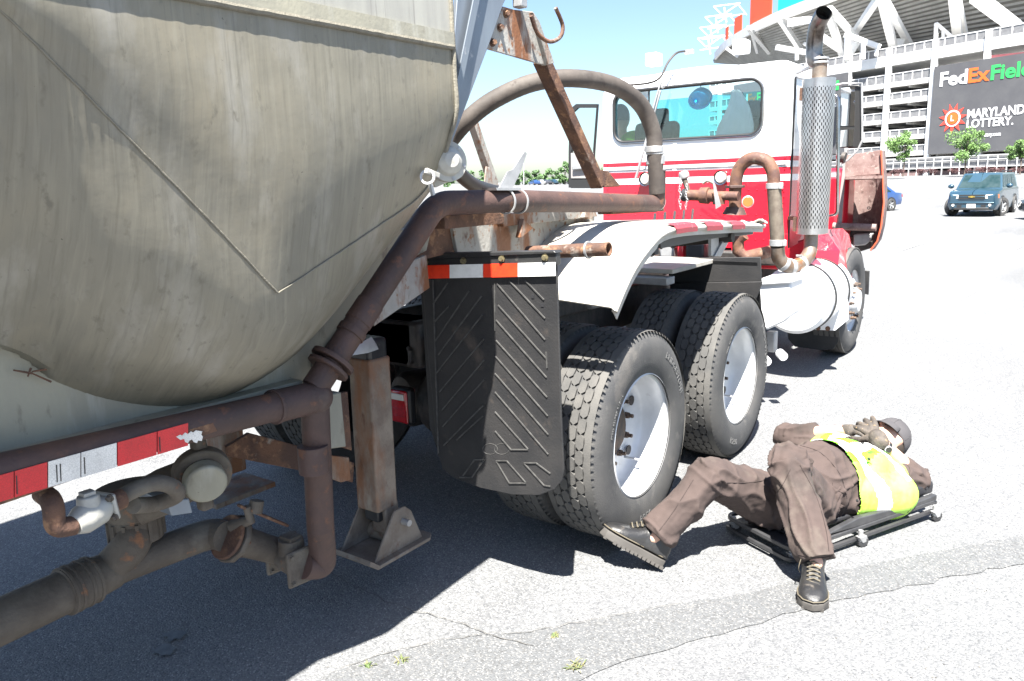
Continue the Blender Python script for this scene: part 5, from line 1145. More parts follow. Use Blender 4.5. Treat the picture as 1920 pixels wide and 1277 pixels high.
# cab corner trims
MB().cyl((cR+.002, CYr+.01, 1.0), (cR+.002, CYr+.01, 2.55), .006, n=10).build('corner_trim', M['cartrim'], back)
pl_y('lower_side_panel', [(1498, 455), (1512, 450), (1514, 475), (1496, 500), (1440, 485), (1470, 470)], 6.97, .02, 'red', back)
rv = MB()
for z_ in (1.62, 1.40, 1.18, 1.0):
    for k in range(24): c = V((cL+.06+k*(cR-cL-.12)/23, CYr-.001, z_)); rv.ball(c, (.007, .004, .007), 6, 4)
for x_ in (cL+.05, -3.13, cR-.05):
    for k in range(22): c = V((x_, CYr-.001, .98+k*.048)); rv.ball(c, (.006, .004, .006), 6, 4)
rv.build('rivet_rows', M['cabpaint'], back, kind='stuff')
MB().box((-3.13, CYr-.003, 1.50), (.035, .006, 1.12)).build('panel_joint', M['cabpaint'], back)
# round work lamps
for x, y in ((1212, 336), (1353, 333)):
    c = at(x, y, Y=6.985); l_ = MB().lathe([(.001, -.045), (.04, -.043), (.052, -.03), (.056, 0)], c, (0, 1, 0), 28).build('work_lamp', M['lens_clear'], back); MB().lathe([(.056, -.03), (.066, -.034), (.066, -.018), (.056, 0)], c, (0, 1, 0), 28).build('lamp_bezel', M['chrome'], back)
# roof details: cable, lights, beacons
MB().tube(smooth_path([at(1170, 160, Y=6.95), at(1215, 156, Y=6.92), at(1238, 145, Y=6.9), at(1252, 118, Y=6.95), at(1268, 100, Y=7.05), at(1284, 96, Y=7.15)], 6), .010, 8).build('trailer_cable', M['dark'], back)
MB().box(at(1292, 97, Y=7.2), (.09, .04, .035)).build('cable_socket', M['galv'], back, bevel=.005)
MB().tube(smooth_path([at(1244, 145, Y=6.93), at(1290, 147, Y=6.93), at(1322, 138, Y=6.95), at(1328, 128, Y=6.98)], 6), .006, 8).build('trailer_cable', M['galv'], back)
b = MB(); b.bar(at(1240, 150, Y=6.9), at(1222, 210, Y=6.85), .012, .012); b.bar(at(1238, 170, Y=6.9), at(1192, 335, Y=6.88), .022, .022); part(b, 'tensioning_strut', 'galv', .003, par=back)
MB().lathe([(.020, -.004), (.028, -.004), (.028, .004), (.020, .004)], at(1243, 160, Y=6.9), V((.2, 1, .1)), 18, closed=True).build('shackle_ring', M['galv'], back)
for x, y in ((1226, 112), (1390, 88)):
    c = at(x, y, Y=7.35); MB().box(c, (.13, .14, .12)).build('roof_marker_lamp', M['white'], back, bevel=.015)
MB().tube(smooth_path([V((x, 7.55, 2.70+.05*(1-((x-XT+.3)/.6)**2))) for x in (-3.9, -3.6, -3.3, -3.0, -2.75)], 4), .05, 12).build('roof_fairing', M['white'], back)
# rear steps, red brackets and black air bags under the cab floor
for x, y, w_, h_, m_ in ((1263, 452, .20, .12, 'red'), (1300, 450, .14, .10, 'red'), (1256, 470, .14, .12, 'galv'), (1308, 470, .17, .14, 'blackhose'), (1281, 468, .06, .20, 'red')):
    c = at(x, y, Y=6.6); part(MB().box(c, (w_, .15, h_)), 'cab_mount', m_, .02)
part(MB().box((-3.0, 6.95, 1.02), (1.75, .12, .12)), 'cab_crossmember', 'dark', .02)
# exhaust: turbo U-bend, flexible pipe, lower bend, muffler shield, stack
Y6 = 6.42
ub = smooth_path([at(1378, 402, Y=Y6), at(1379, 350, Y=Y6), at(1385, 318, Y=Y6), at(1402, 300, Y=Y6), at(1420, 297, Y=Y6), at(1438, 303, Y=Y6), at(1449, 322, Y=Y6), at(1451, 345, Y=Y6)], 6)
exh = MB().tube(ub, .052, 26).build('exhaust_bend', M['rust3'], trk)
c = at(1379, 350, Y=Y6); MB().cyl(c-V((0, 0, .012)), c+V((0, 0, .012)), .086, n=5).build('exhaust_flange', M['pipe'], exh, bevel=.004)
MB().cyl(at(1377, 402, Y=Y6), at(1378, 388, Y=Y6), .10, .07, 24).build('exhaust_foot', M['pipe'], exh)
MB().tube([at(1395, 440, Y=6.5), at(1384, 450, Y=6.5), at(1384, 470, Y=6.5), at(1396, 482, Y=6.5), at(1425, 476, Y=6.6), at(1440, 472, Y=6.8)], .052, 22).build('exhaust_bend', M['rust3'], trk)
p0, p1 = at(1451, 345, Y=Y6), at(1458, 462, Y=Y6); n_ = 92
flex = MB().tube([p0.lerp(p1, i/n_) for i in range(n_+1)], [.0555+.0035*(i % 2) for i in range(n_+1)], 26).build('flexible_exhaust', M['flex'], trk, angle=80)
for t, h in ((.03, .045), (.94, .05)):
    q = p0.lerp(p1, t); cl = MB().cyl(q-V((0, 0, h/2)), q+V((0, 0, h/2)), .064, n=26).build('exhaust_clamp', M['galv'], flex, bevel=.002); MB().box(q+V((.066, -.03, 0)), (.03, .03, .05)).build('clamp_lug', M['galv'], flex, bevel=.004)
MX, MY = -1.845, 6.80
m0 = at(1522, 438, Y=MY); m1 = at(1528, 149, Y=MY)
lowb = smooth_path([p1, at(1460, 482, Y=6.45), at(1472, 497, Y=6.5), at(1490, 499, Y=6.58), at(1508, 488, Y=6.68), at(1519, 470, Y=6.77), at(1521, 440, Y=MY)], 6)
lb_o = MB().tube(lowb, .057, 26).build('lower_exhaust_elbow', M['heated'], trk)
for i in (11, 16, 22):
    q = lowb[i]; d = (lowb[i+1]-lowb[i-1]).normalized(); MB().cyl(q-d*.018, q+d*.018, .0605, n=26).build('band_clamp', M['galv'], lb_o, bevel=.002); MB().box(q+V((-.01, -.03, .062)), (.05, .02, .015)).build('clamp_lug', M['galv'], lb_o)
mz0, mz1 = m0.z, m1.z; mxy = V((m0.x, m0.y, 0)); RM = .128
core = MB().cyl(mxy+V((0, 0, mz0+.01)), mxy+V((0, 0, mz1-.01)), RM-.012, n=32).build('muffler', M['dark'], trk)
# perforated shield: real slots, two staggered sets, cut out of a grid
b = MB(); NA, NZ = 88, 150; H_ = mz1-mz0; ring = []
def slotted(i, j):
    if j < 6 or j > NZ-9: return False
    return (i % 2 == 0) and (((j + (3 if (i//2) % 2 else 0)) % 6) < 3)
arc = radians(300); a_off = radians(-150)+radians(-54)
vs_ = [mxy+V((cos(a_off+arc*i/NA)*RM, sin(a_off+arc*i/NA)*RM, mz0+H_*j/NZ)) for j in range(NZ+1) for i in range(NA+1)]
b.add(vs_, [(j*(NA+1)+i, j*(NA+1)+i+1, (j+1)*(NA+1)+i+1, (j+1)*(NA+1)+i) for j in range(NZ) for i in range(NA) if not slotted(i, j)])
shd = b.build('perforated_heat_shield', M['stainless'], trk)
for a in (mz1-.005, mz0+.005): MB().cyl(mxy+V((0, 0, a-.006)), mxy+V((0, 0, a+.006)), RM-.002, n=32).build('muffler_end_cap', M['stainless'], core, bevel=.003)
t0 = mxy+V((0, 0, mz1)); stk = MB().tube([t0-V((0, 0, .02)), t0+V((0, 0, .14))], .058, 24).build('stack_neck', M['heated'], trk)
tip = at(1546, 26, Y=MY-.20)
sp_ = smooth_path([t0+V((0, 0, .13)), at(1527, 112, Y=MY), at(1527, 84, Y=MY), at(1530, 60, Y=MY-.02), at(1536, 40, Y=MY-.06), at(1545, 24, Y=MY-.13)], 8); n_ = len(sp_)
pipe_ = MB(); pipe_.tube(sp_, .064, 28, caps=False); pipe_.tube(sp_, .061, 28, caps=False); 
st_o = pipe_.build('exhaust_stack', M['stackmetal'], trk); d = (sp_[-1]-sp_[-3]).normalized()
MB().tube([sp_[-1]-d*.16, sp_[-1]-d*.10, sp_[-1]-d*.006], [.002, .0605, .0605], 28, caps=False).build('stack_soot', M['soot'], st_o)
for z_ in (.125, .155): MB().cyl(t0+V((0, 0, z_-.008)), t0+V((0, 0, z_+.008)), .070, n=24).build('stack_clamp', M['galv'], st_o, bevel=.002)
MB().bar(t0+V((-.07, 0, .10)), V((cR+.01, CYr+.02, t0.z+.09)), .03, .02).build('stack_bracket', M['galv'], st_o); MB().bar(mxy+V((-.10, 0, mz0+.12)), V((cR+.01, CYr, mz0+.12)), .04, .03).build('muffler_bracket', M['rust'], core)
MB().bar(mxy+V((-.13, -.03, mz0+.14)), mxy+V((-.13, -.03, mz0+.02)), .03, .03).build('muffler_latch', M['rust'], core); MB().bar(mxy+V((-.125, -.04, mz1-.16)), mxy+V((-.125, -.04, mz1-.06)), .03, .02).build('muffler_latch', M['rust'], core)
# air intake connection with black cap, chain and gauge on top
y_ = 6.30
ai = MB(); q0, q1 = at(1290, 366, Y=y_), at(1385, 368, Y=y_); ai.tube([q0, q0.lerp(q1, .25), q0.lerp(q1, .26), q0.lerp(q1, .42), q0.lerp(q1, .43), q0.lerp(q1, .55), q0.lerp(q1, .56), q1], [.045, .045, .066, .070, .052, .052, .038, .038], 24)
aio = ai.build('blower_connection', M['rust3'], trk, angle=35); d = (q1-q0).normalized(); MB().tube([q0-d*.055, q0-d*.04, q0], [.045, .056, .056], 24).build('black_cap', M['blackhose'], aio, bevel=.003)
MB().cyl(q0.lerp(q1, .62)-V((0, 0, .07)), q0.lerp(q1, .62)+V((0, 0, .0)), .05, n=20).build('valve_body', M['rust3'], aio); MB().tube(smooth_path([at(1318, 345, Y=y_), at(1328, 340, Y=y_), at(1342, 352, Y=y_), at(1338, 380, Y=y_)], 5), .008, 8).build('lever_loop', M['pipe2'], aio)
vs0 = at(1290, 358, Y=y_); vs1 = at(1282, 332, Y=y_); g_o = MB().tube([vs0, vs1], [.020, .026], 14).build('relief_valve', M['pipe2'], aio); MB().lathe([(.001, .03), (.035, .026), (.044, .008), (.044, -.02), (.03, -.035), (.001, -.035)], vs1+V((0, 0, .02)), V((-.2, -.3, 1)), 20).build('valve_knob', M['galv'], g_o)
MB().prism([at(x, y, Y=6.2) for x, y in ((1336, 336), (1341, 346), (1352, 386), (1342, 392))], (0, .004, 0)).build('bent_tab', M['galv'], aio)
def chain(p0, p1, n, r, par):
    for k in range(n):
        t = (k+.5)/n; c = V(p0).lerp(V(p1), t)+V((.006*sin(k*1.3), 0, 0)); ax_ = V((1, 0, 0)) if k % 2 else V((0, 1, 0)); P = []
        for i in range(10):
            a = 2*pi*i/10; u = V((0, 1, 0)) if k % 2 else V((1, 0, 0)); P.append(c+u*cos(a)*r*.55+V((0, 0, 1))*sin(a)*r)
        MB().tube(P, r*.2, 5, closed=True).build('chain_link', M['galv'], par)
chain(at(1275, 335, Y=6.22), at(1275, 392, Y=6.22), 12, .014, aio); chain(at(1287, 345, Y=6.22), at(1287, 392, Y=6.22), 10, .014, aio)
# fuel tank, step box and brackets
ft0, ft1 = V((-1.86, 6.60, .715)), V((-1.86, 7.40, .715)); RT = .29
tk = MB().lathe([(.001, -.045), (.15, -.035), (.26, -.015), (RT-.02, 0), (RT, .02), (RT, .78), (RT-.02, .80), (.001, .82)], ft0, (0, 1, 0), 48).build('fuel_tank', M['white'], trk, angle=30)
for y in (.16, .62): MB().lathe([(RT+.001, y-.02), (RT+.008, y-.02), (RT+.008, y+.02), (RT+.001, y+.02)], ft0, (0, 1, 0), 48, closed=True).build('tank_strap', M['cartrim'], tk)
pl_y('step_side_plate', [(1519, 537), (1518, 500), (1545, 490), (1578, 520), (1591, 575), (1590, 600), (1566, 620), (1520, 618), (1532, 585), (1531, 560)], 7.02, .02, 'white')
for x, y in ((1527, 527), (1542, 527), (1534, 615), (1552, 616)): MB().bolt(at(x, y, Y=7.018), (0, -1, 0), .014, .014).build('bolt', M['rust'], tk)
pl_y('battery_box', [(1420, 530), (1483, 526), (1485, 590), (1470, 604), (1440, 618), (1420, 618)], 5.72, .30, 'white', bevel=.015)
pl_y('battery_box_lid', [(1420, 524), (1485, 520), (1486, 531), (1420, 536)], 5.70, .34, 'white', bevel=.01)
for x, y in ((1432, 672), (1462, 662)): c = at(x, y, Y=5.8); part(MB().cyl(c, c+V((.05, -.07, -.01)), .034, n=20), 'tank_drain_fitting', 'white', .004)
part(MB().box(at(1447, 640, Y=5.9), (.07, .08, .16)), 'tank_bracket', 'galv', .01)
# black mud guard behind the front wheel
pl_y('front_mud_guard', [(1475, 612), (1570, 615), (1572, 640), (1562, 655), (1540, 657), (1490, 650), (1478, 636)], 7.60, .012, 'rubber')
# red rear fender/cowl left in place beside the cab
rf = [[at(1508, 462, Y=7.2), at(1545, 430, Y=7.55), at(1580, 428, Y=7.95), at(1592, 440, Y=8.2)],
      [at(1520, 470, Y=7.2), at(1575, 470, Y=7.3), at(1584, 466, Y=7.8), at(1598, 468, Y=8.2)],
      [at(1520, 492, Y=7.2), at(1570, 505, Y=7.25), at(1588, 500, Y=7.7), at(1600, 492, Y=8.15)],
      [at(1530, 510, Y=7.2), at(1577, 535, Y=7.22), at(1588, 545, Y=7.5), at(1596, 540, Y=7.8)],
      [at(1560, 520, Y=7.2), at(1580, 560, Y=7.22), at(1585, 590, Y=7.4), at(1590, 590, Y=7.6)]]
MB().sheet(rf, (-.02, .02, -.01)).build('rear_of_front_fender', M['red'], trk, angle=25)
part(MB().prism([at(x, y, Y=7.0) for x, y in ((1496, 452), (1508, 448), (1509, 472), (1497, 480))], (0, .05, 0)), 'red_side_bracket', 'red', .004)
# ---- hood tilted forward: seen from inside
hood = MB(); Yh = 9.3
prof = [(1652, 282), (1655, 330), (1657, 380), (1652, 425), (1645, 452), (1632, 470)]
inn = [(1583, 294), (1583, 345), (1576, 390), (1564, 428), (1572, 445), (1600, 470)]
rows = []
for (xa, ya), (xb_, yb_) in zip(prof, inn):
    p = at(xa, ya, Y=Yh); q = at(xb_, yb_, Y=Yh+.15); rows.append([p, p.lerp(q, .02)+V((0, .25, 0)), p.lerp(q, .35)+V((0, .42, 0)), p.lerp(q, .7)+V((0, .40, 0)), q+V((0, .2, 0))])
hood.sheet(rows, (0, .02, 0)); ho = hood.build('tilted_hood', M['hoodin'], trk, angle=50, label='inside of the tilted hood, dusty pink with a dark recess')
MB().tube([at(*p, Y=Yh-.01) for p in prof], .009, 10).build('hood_edge', M['hoodred'], ho)
MB().prism([at(1584, 331, Y=Yh-.30), at(1655, 329, Y=Yh-.30), at(1655, 331, Y=Yh+.3), at(1584, 333, Y=Yh+.3)], (0, 0, -.03)).build('hood_rib', M['hoodin'], ho); MB().tube([at(1562, 424, Y=Yh), at(1643, 427, Y=Yh)], .04, 16).build('hood_lip', M['hoodin'], ho)
MB().prism([at(x, y, Y=Yh+.02) for x, y in ((1582, 292), (1653, 281), (1653, 326), (1584, 332))], (0, .03, 0)).build('hood_panel', M['hoodin'], ho, bevel=.004)
MB().prism([at(x, y, Y=Yh+.30) for x, y in ((1568, 428), (1642, 430), (1636, 446), (1566, 444))], (0, .03, 0)).build('hood_shadow_box', M['dark'], ho)  # added dark slab standing for the shade behind the hood lip
MB().prism([at(x, y, Y=Yh+.02) for x, y in ((1584, 280), (1588, 279), (1576, 440), (1562, 440), (1572, 380))], (0, .10, 0)).build('hood_brace', M['hoodgrey'], ho, bevel=.004)
hb = MB(); hb.prism([at(x, y, Y=Yh+.1) for x, y in ((1600, 440), (1636, 438), (1632, 452), (1622, 460), (1600, 462))], (0, .12, 0)); hb.build('headlight_pod', M['galv'], ho, bevel=.012)
MB().prism([at(x, y, Y=Yh+.12) for x, y in ((1602, 462), (1634, 452), (1632, 466), (1606, 474))], (0, .1, 0)).build('bumper_corner', M['dark'], ho, bevel=.01)
MB().lathe([(.010, -.004), (.018, -.004), (.018, .004), (.010, .004)], at(1629, 390, Y=Yh+.3), (0, 1, 0), 12, closed=True).build('hood_loop', M['hoodgrey'], ho)
# whole hood and grille body farther forward (hidden mass, hinge side)
part(MB().box((XT, 9.55, 1.25), (1.5, .5, 1.1)), 'hood_top', 'red', .12)
part(MB().box((XT, 8.75, 1.05), (.8, .9, .8)), 'engine_block', 'dark', .05)
part(MB().box((XT, 9.25, .55), (1.9, .22, .30)), 'front_bumper', 'chrome', .04)
pl_y('bumper_end', [(1610, 503), (1621, 503), (1621, 507), (1630, 508), (1628, 553), (1612, 549)], 8.95, .03, 'black')
# mirrors and grab handle
my = 8.0
def P8(x, y, dy=0): return at(x, y, Y=my+dy)
mh = MB().prism([P8(*p) for p in ((1577, 161), (1610, 158), (1615, 164), (1615, 270), (1608, 278), (1572, 277), (1571, 244), (1574, 236))], (0, .08, 0)).build('mirror_housing', M['cartrim'], trk, bevel=.012)
MB().prism([P8(x, y, -.004) for x, y in ((1577, 165), (1603, 163), (1602, 236), (1576, 236))], (0, .004, 0)).build('mirror_glass', M['mirror'], mh, smooth=False)
MB().prism([P8(x, y, -.004) for x, y in ((1572, 245), (1601, 242), (1599, 274), (1572, 276))], (0, .004, 0)).build('mirror_glass', M['mirror'], mh, smooth=False)
MB().tube([P8(1566, 160, -.02), P8(1580, 157, -.02), P8(1616, 156, -.02), P8(1617, 262, -.02), P8(1608, 282, -.02), P8(1590, 300, -.02), P8(1576, 308, -.02)], .010, 8).build('mirror_bracket', M['galv'], mh)
MB().tube(bend([at(1552, 178, Y=7.5), at(1572, 180, Y=7.5), at(1570, 402, Y=7.5), at(1552, 406, Y=7.5)], .06, 6), .016, 12).build('grab_handle', M['chrome'], trk)
MB().cyl(at(1578, 295, Y=7.9), at(1585, 296, Y=7.9), .05, n=16).build('cowl_grommet', M['dark'], trk)
# driver's door, swung open on the far side
yd = 7.95
dr = ringpanel([(1066, 352), (1112, 352), (1112, 290), (1119, 195), (1080, 195), (1068, 205), (1066, 285)], [(1075, 349), (1075, 349), (1075, 286), (1118, 203), (1084, 203), (1074, 212), (1073, 284)][:0] or [(1070, 286), (1112, 286), (1112, 280), (1118, 202), (1083, 202), (1073, 211), (1072, 280)], lambda x, y: at(x, y, Y=yd), (0, .05, 0), 'open_cab_door', M['cartrim'], trk)
pl_y('door_inner_panel', [(1070, 287), (1112, 287), (1112, 335), (1070, 335)], yd-.02, .02, 'hoodgrey', dr, .006); pl_y('door_kick_panel', [(1070, 337), (1112, 337), (1112, 353), (1070, 353)], yd-.018, .02, 'cartrim', dr)
pl_y('armrest', [(1072, 310), (1106, 307), (1106, 316), (1072, 319)], yd-.06, .05, 'galv', dr, .01); pl_y('door_pocket', [(1087, 292), (1112, 292), (1112, 306), (1090, 306)], yd-.03, .015, 'blackhose', dr)
MB().prism([at(x, y, Y=yd+.02) for x, y in ((1073, 284), (1112, 284), (1118, 203), (1083, 203), (1074, 212))], (0, .003, 0)).build('door_glass', M['glass'], dr, smooth=False)
q0, q1 = at(990, 474, Y=2.72), at(1142, 467, Y=2.72); LL = (q1-q0).length; mtb = MB().lathe([(.028, 0), (.028, LL), (.023, LL), (.023, LL-.15), (.001, LL-.15)], q0, q1-q0, 24).build('flap_mount_tube', M['rust'], trk)
q = q0.lerp(q1, .76); d = (q1-q0).normalized(); MB().lathe([(.029, -.004), (.036, -.004), (.036, .004), (.029, .004)], q, d, 24, closed=True).build('u_bolt', M['galv'], mtb)
# ---- mudflap with hanger, bolts, reflector strips, raised chevrons
FY = 2.47
def F3(x, y, d=0): return at(x, y, Y=FY-d)
flp = [(790, 500), (1043, 490), (1046, 560), (1052, 780), (1057, 880), (1054, 900), (1040, 918), (1010, 929), (960, 928), (900, 915), (850, 896), (830, 880), (820, 850), (800, 640)]
Pf = [F3(*p) for p in flp]
mf = MB().prism(Pf, (0, .010, 0)).build('mud_flap', M['rubber'], trk, bevel=.003, label='chevron-ribbed black mud flap with a striped reflector bar')
hang = MB().prism([F3(*p, .012) for p in ((778, 487), (1043, 474), (1044, 497), (780, 500))], (0, .03, 0)).build('flap_hanger', M['black'], mf, bevel=.003)
MB().prism([F3(*p, .02) for p in ((790, 477), (800, 475), (1038, 470), (1043, 475), (778, 487))], (0, .05, 0)).build('hanger_arm', M['black'], mf, bevel=.003)
for x, y in ((798, 491), (869, 489), (941, 485), (1022, 483)): MB().bolt(F3(x, y, .014), (0, -1, 0), .0095, .012).build('bolt', M['bolt'], hang)
ty = lambda x: 498+(x-784)*-.024; by = lambda x: 523+(x-784)*-.022
for x0, x1, m_ in ((784, 842, 'flap_red'), (843, 905, 'flap_white'), (906, 970, 'flap_red'), (971, 1041, 'flap_white')):
    MB().prism([F3(x, y, .016) for x, y in ((x0, ty(x0)), (x1, ty(x1)), (x1, by(x1)), (x0, by(x0)))], (0, .003, 0)).build('reflector_strip', M[m_], mf, smooth=False)
def rib(x0, y0, x1, y1, w=1.1): 
    a, c = F3(x0, y0, .002), F3(x1, y1, .002); return (a, c)
chev = []
for k in range(-1, 6):
    chev.append(((935, 530+k*36), (1026, 628+k*36+ (6)))) if 530+k*36 > 520 else None
lines = [((985, 526), (1020, 562)), ((955, 526), (1022, 597)), ((932, 532), (1022, 637)), ((934, 572), (1024, 672)), ((930, 600), (1025, 708)), ((930, 638), (1026, 745)), ((929, 668), (1027, 780)), ((928, 700), (1028, 815)), ((928, 735), (1028, 852)), ((928, 772), (990, 842)), ((928, 808), (958, 843)),
         ((814, 604), (842, 574)), ((818, 700), (905, 590)), ((822, 665), (903, 555)), ((824, 735), (908, 635)), ((828, 770), (908, 675)), ((830, 800), (908, 712)), ((832, 835), (906, 760)), ((856, 825), (905, 780)), ((816, 640), (880, 545)), ((812, 570), (840, 530)),
         ((928, 532), (928, 620)), ((1024, 660), (1026, 690)), ((958, 843), (990, 843)), ((930, 864), (955, 906)), ((955, 906), (986, 906)), ((930, 864), (950, 864)), ((950, 864), (986, 905)), ((982, 868), (1005, 868)), ((1005, 868), (1032, 888)), ((982, 868), (1020, 910)), ((1020, 910), (1032, 912)), ((862, 895), (885, 895)), ((885, 895), (908, 862)), ((890, 862), (908, 862)), ((890, 862), (868, 892)), ((812, 525), (822, 850))]
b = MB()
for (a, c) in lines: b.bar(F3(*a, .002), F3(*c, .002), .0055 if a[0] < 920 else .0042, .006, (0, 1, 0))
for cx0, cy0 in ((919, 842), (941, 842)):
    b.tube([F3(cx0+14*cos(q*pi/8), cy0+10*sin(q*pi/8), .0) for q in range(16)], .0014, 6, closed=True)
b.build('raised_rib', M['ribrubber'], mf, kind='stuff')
for x, y in ((999, 556), (1017, 572)): MB().box(F3(x, y, .0005), (.014, .004, .014)).build('slot', M['blackhose'], mf)
MB().prism([F3(x, y, -.012) for x, y in ((786, 500), (812, 500), (822, 850), (806, 800))], (0, .01, 0)).build('rear_flap_layer', M['rubber'], mf)
f2 = mf.copy(); COL.objects.link(f2); f2.location.x += 2*(XT-(-1.92))
# ================================================================== PEOPLE
M['skin'] = pmat('skin', (.56, .34, .25), .5, 0, (.50, .29, .21), 20, bump=.1); M['cloth'] = pmat('brown_work_cloth', (.060, .042, .037), .92, 0, (.050, .035, .031), 6, spots=[((.095, .078, .064), 4, .56, .74), ((.034, .026, .023), 3.1, .56, .70), ((.10, .085, .07), 11, .66, .74)], bump=.35, bscale=260)
M['lime'] = pmat('lime_vest_fabric', (.13, .47, .015), .75, 0, (.11, .41, .015), 12); M['bandsilver'] = pmat('silver_reflective_band', (.66, .68, .66), .4, .1); M['vestpale'] = pmat('pale_lime_vest_panel', (.30, .56, .05), .75, 0, (.36, .60, .10), 9)
M['glove'] = pmat('worn_leather_glove', (.085, .07, .058), .75, 0, (.05, .042, .036), 25, spots=[((.26, .18, .09), 40, .60, .68)], bump=.5, bscale=150); M['boot'] = pmat('scuffed_black_boot_leather', (.013, .013, .014), .42, 0, (.022, .021, .02), 12, spots=[((.08, .07, .06), 16, .62, .72)], bump=.35, bscale=90, coat=.2)
M['sole'] = pmat('boot_sole_rubber', (.06, .055, .05), .8); M['lace'] = pmat('boot_lace', (.10, .085, .06), .8); M['cap'] = pmat('charcoal_cap_cloth', (.055, .052, .055), .9, 0, (.045, .042, .045), 8, bump=.3, bscale=200); M['hair'] = pmat('dark_hair', (.03, .022, .016), .8)
def remeshed(mb, voxel, smooth=4, disp=None):
    me = bpy.data.meshes.new('r'); me.from_pydata(mb.v, [], mb.f); o = bpy.data.objects.new('r', me); COL.objects.link(o)
    bm = bmesh.new(); bm.from_mesh(me); bmesh.ops.recalc_face_normals(bm, faces=bm.faces); bm.to_mesh(me); bm.free()
    m_ = o.modifiers.new('r', 'REMESH'); m_.mode = 'VOXEL'; m_.voxel_size = voxel; m_.adaptivity = 0
    s_ = o.modifiers.new('s', 'SMOOTH'); s_.iterations = smooth; s_.factor = .5
    bpy.context.view_layer.update(); r = bpy.data.meshes.new_from_object(o.evaluated_get(bpy.context.evaluated_depsgraph_get()))
    if disp:
        N = [v.normal.copy() for v in r.vertices]
        for v, n in zip(r.vertices, N): v.co += n*disp(v.co, n)
    out = MB(); out.add([v.co.copy() for v in r.vertices], [tuple(p.vertices) for p in r.polygons])
    bpy.data.objects.remove(o); bpy.data.meshes.remove(me); bpy.data.meshes.remove(r); return out
def folds(segs, amp, f1=2.2, f2=11.):
    S = [(V(a), V(b_)) for a, b_ in segs]
    def d(p, n):
        best = None
        for a, c in S:
            ax = c-a; L = ax.length; t = max(0, min(1, (p-a).dot(ax)/(L*L))); dd = (p-(a+ax*t)).length
            if best is None or dd < best[0]: best = (dd, ax/L, t)
        ax = best[1]; u = ax.orthogonal().normalized(); w = ax.cross(u); t = best[2]
        tw = p.dot(ax); q = V((tw*f1*2.2, p.dot(u)*f2, p.dot(w)*f2)); n1 = 1.9*max(0, 1-abs(noise.noise(q))*3.2)**1.6
        q2 = V((tw*16, p.dot(u)*4, p.dot(w)*4)); n2 = 1.9*max(0, 1-abs(noise.noise(q2))*3.2)**1.6; near = max(0, 1-min(t, 1-t)*4)
        return amp*(n1*.9 + n2*.9*near - .6) + amp*.25*noise.noise(p*40)
    return d
def person(label, loc): return thing('person', label, 'person', loc)
# joints, measured on the photograph with heights above the ground
J = dict(nAnk=V((-.765, 3.20, .13)), nKnee=at(1478, 872, Z=.46), nHip=V((-.93, 3.66, .20)), fAnk=at(1226, 1008, Z=.15), fKnee=at(1335, 890, Z=.41), fHip=V((-1.10, 3.58, .20)),
         pel=V((-1.01, 3.63, .20)), belly=V((-.93, 3.84, .25)), chest=V((-.86, 4.06, .24)), neck=V((-.79, 4.27, .25)), head=at(1668, 822, Z=.32),
         nSh=V((-.66, 4.12, .21)), nElb=at(1716, 896, Z=.19), nWri=at(1650, 826, Z=.40), fSh=V((-1.00, 4.26, .25)), fElb=at(1474, 818, Z=.27), fWri=at(1592, 806, Z=.40))
worker = person('worker in brown overalls and lime vest lying on a creeper, gloved hand over face', (-.95, 3.8, 0))
b = MB()
b.capsule(J['pel'], J['chest'], .11, .12); b.capsule(J['nHip'], J['nKnee'], .075, .052); b.capsule(J['nKnee'], J['nAnk'], .05, .030); b.capsule(J['fHip'], J['fKnee'], .075, .052); b.capsule(J['fKnee'], J['fAnk'], .05, .030)
b.capsule(J['nHip'], J['fHip'], .08, .08); b.capsule(J['chest'], J['neck'], .10, .06); b.capsule(J['neck'], J['head'], .058, .06); b.capsule(J['nSh'], J['fSh'], .07, .07)
for s_ in 'nf': b.capsule(J[s_+'Sh'], J[s_+'Elb'], .052, .045); b.capsule(J[s_+'Elb'], J[s_+'Elb'].lerp(J[s_+'Wri'], .4), .045, .043); b.capsule(J[s_+'Elb'].lerp(J[s_+'Wri'], .4), J[s_+'Wri'], .043, .029)
hd = (J['head']-J['neck']).normalized(); face = (V((-.35, -.25, 1)) - hd*hd.dot(V((-.35, -.25, 1)))).normalized(); side = hd.cross(face)
HR = Matrix((side, face, hd)).transposed(); H0 = J['head']
b.ball(H0, (.076, .095, .112), 20, 14, rot=HR); b.ball(H0-hd*.055+face*.045, (.052, .052, .05), 14, 10, rot=HR)       # skull, jaw
b.capsule(H0+face*.09+hd*.012, H0+face*.112-hd*.02, .009, .014, 8)                                                   # nose
for s_ in (-1, 1): b.ball(H0+side*.078*s_-hd*.008, (.010, .022, .03), 10, 8, rot=HR)
body = remeshed(b, .010, 3).build('body', M['skin'], worker, angle=180)
for s_ in (-1, 1):
    MB().ball(H0+face*.088+side*.032*s_+hd*.012, (.014, .008, .008), 12, 8, rot=HR).build('eye', M['bwhite'], body); 
MB().capsule(H0+face*.093+side*.022-hd*.052, H0+face*.093-side*.022-hd*.052, .006, .006, 8).build('mouth', M['skin'], body)
MB().ball(H0-face*.03+hd*.01, (.082, .085, .105), 18, 12, rot=HR).build('hair', M['hair'], body)
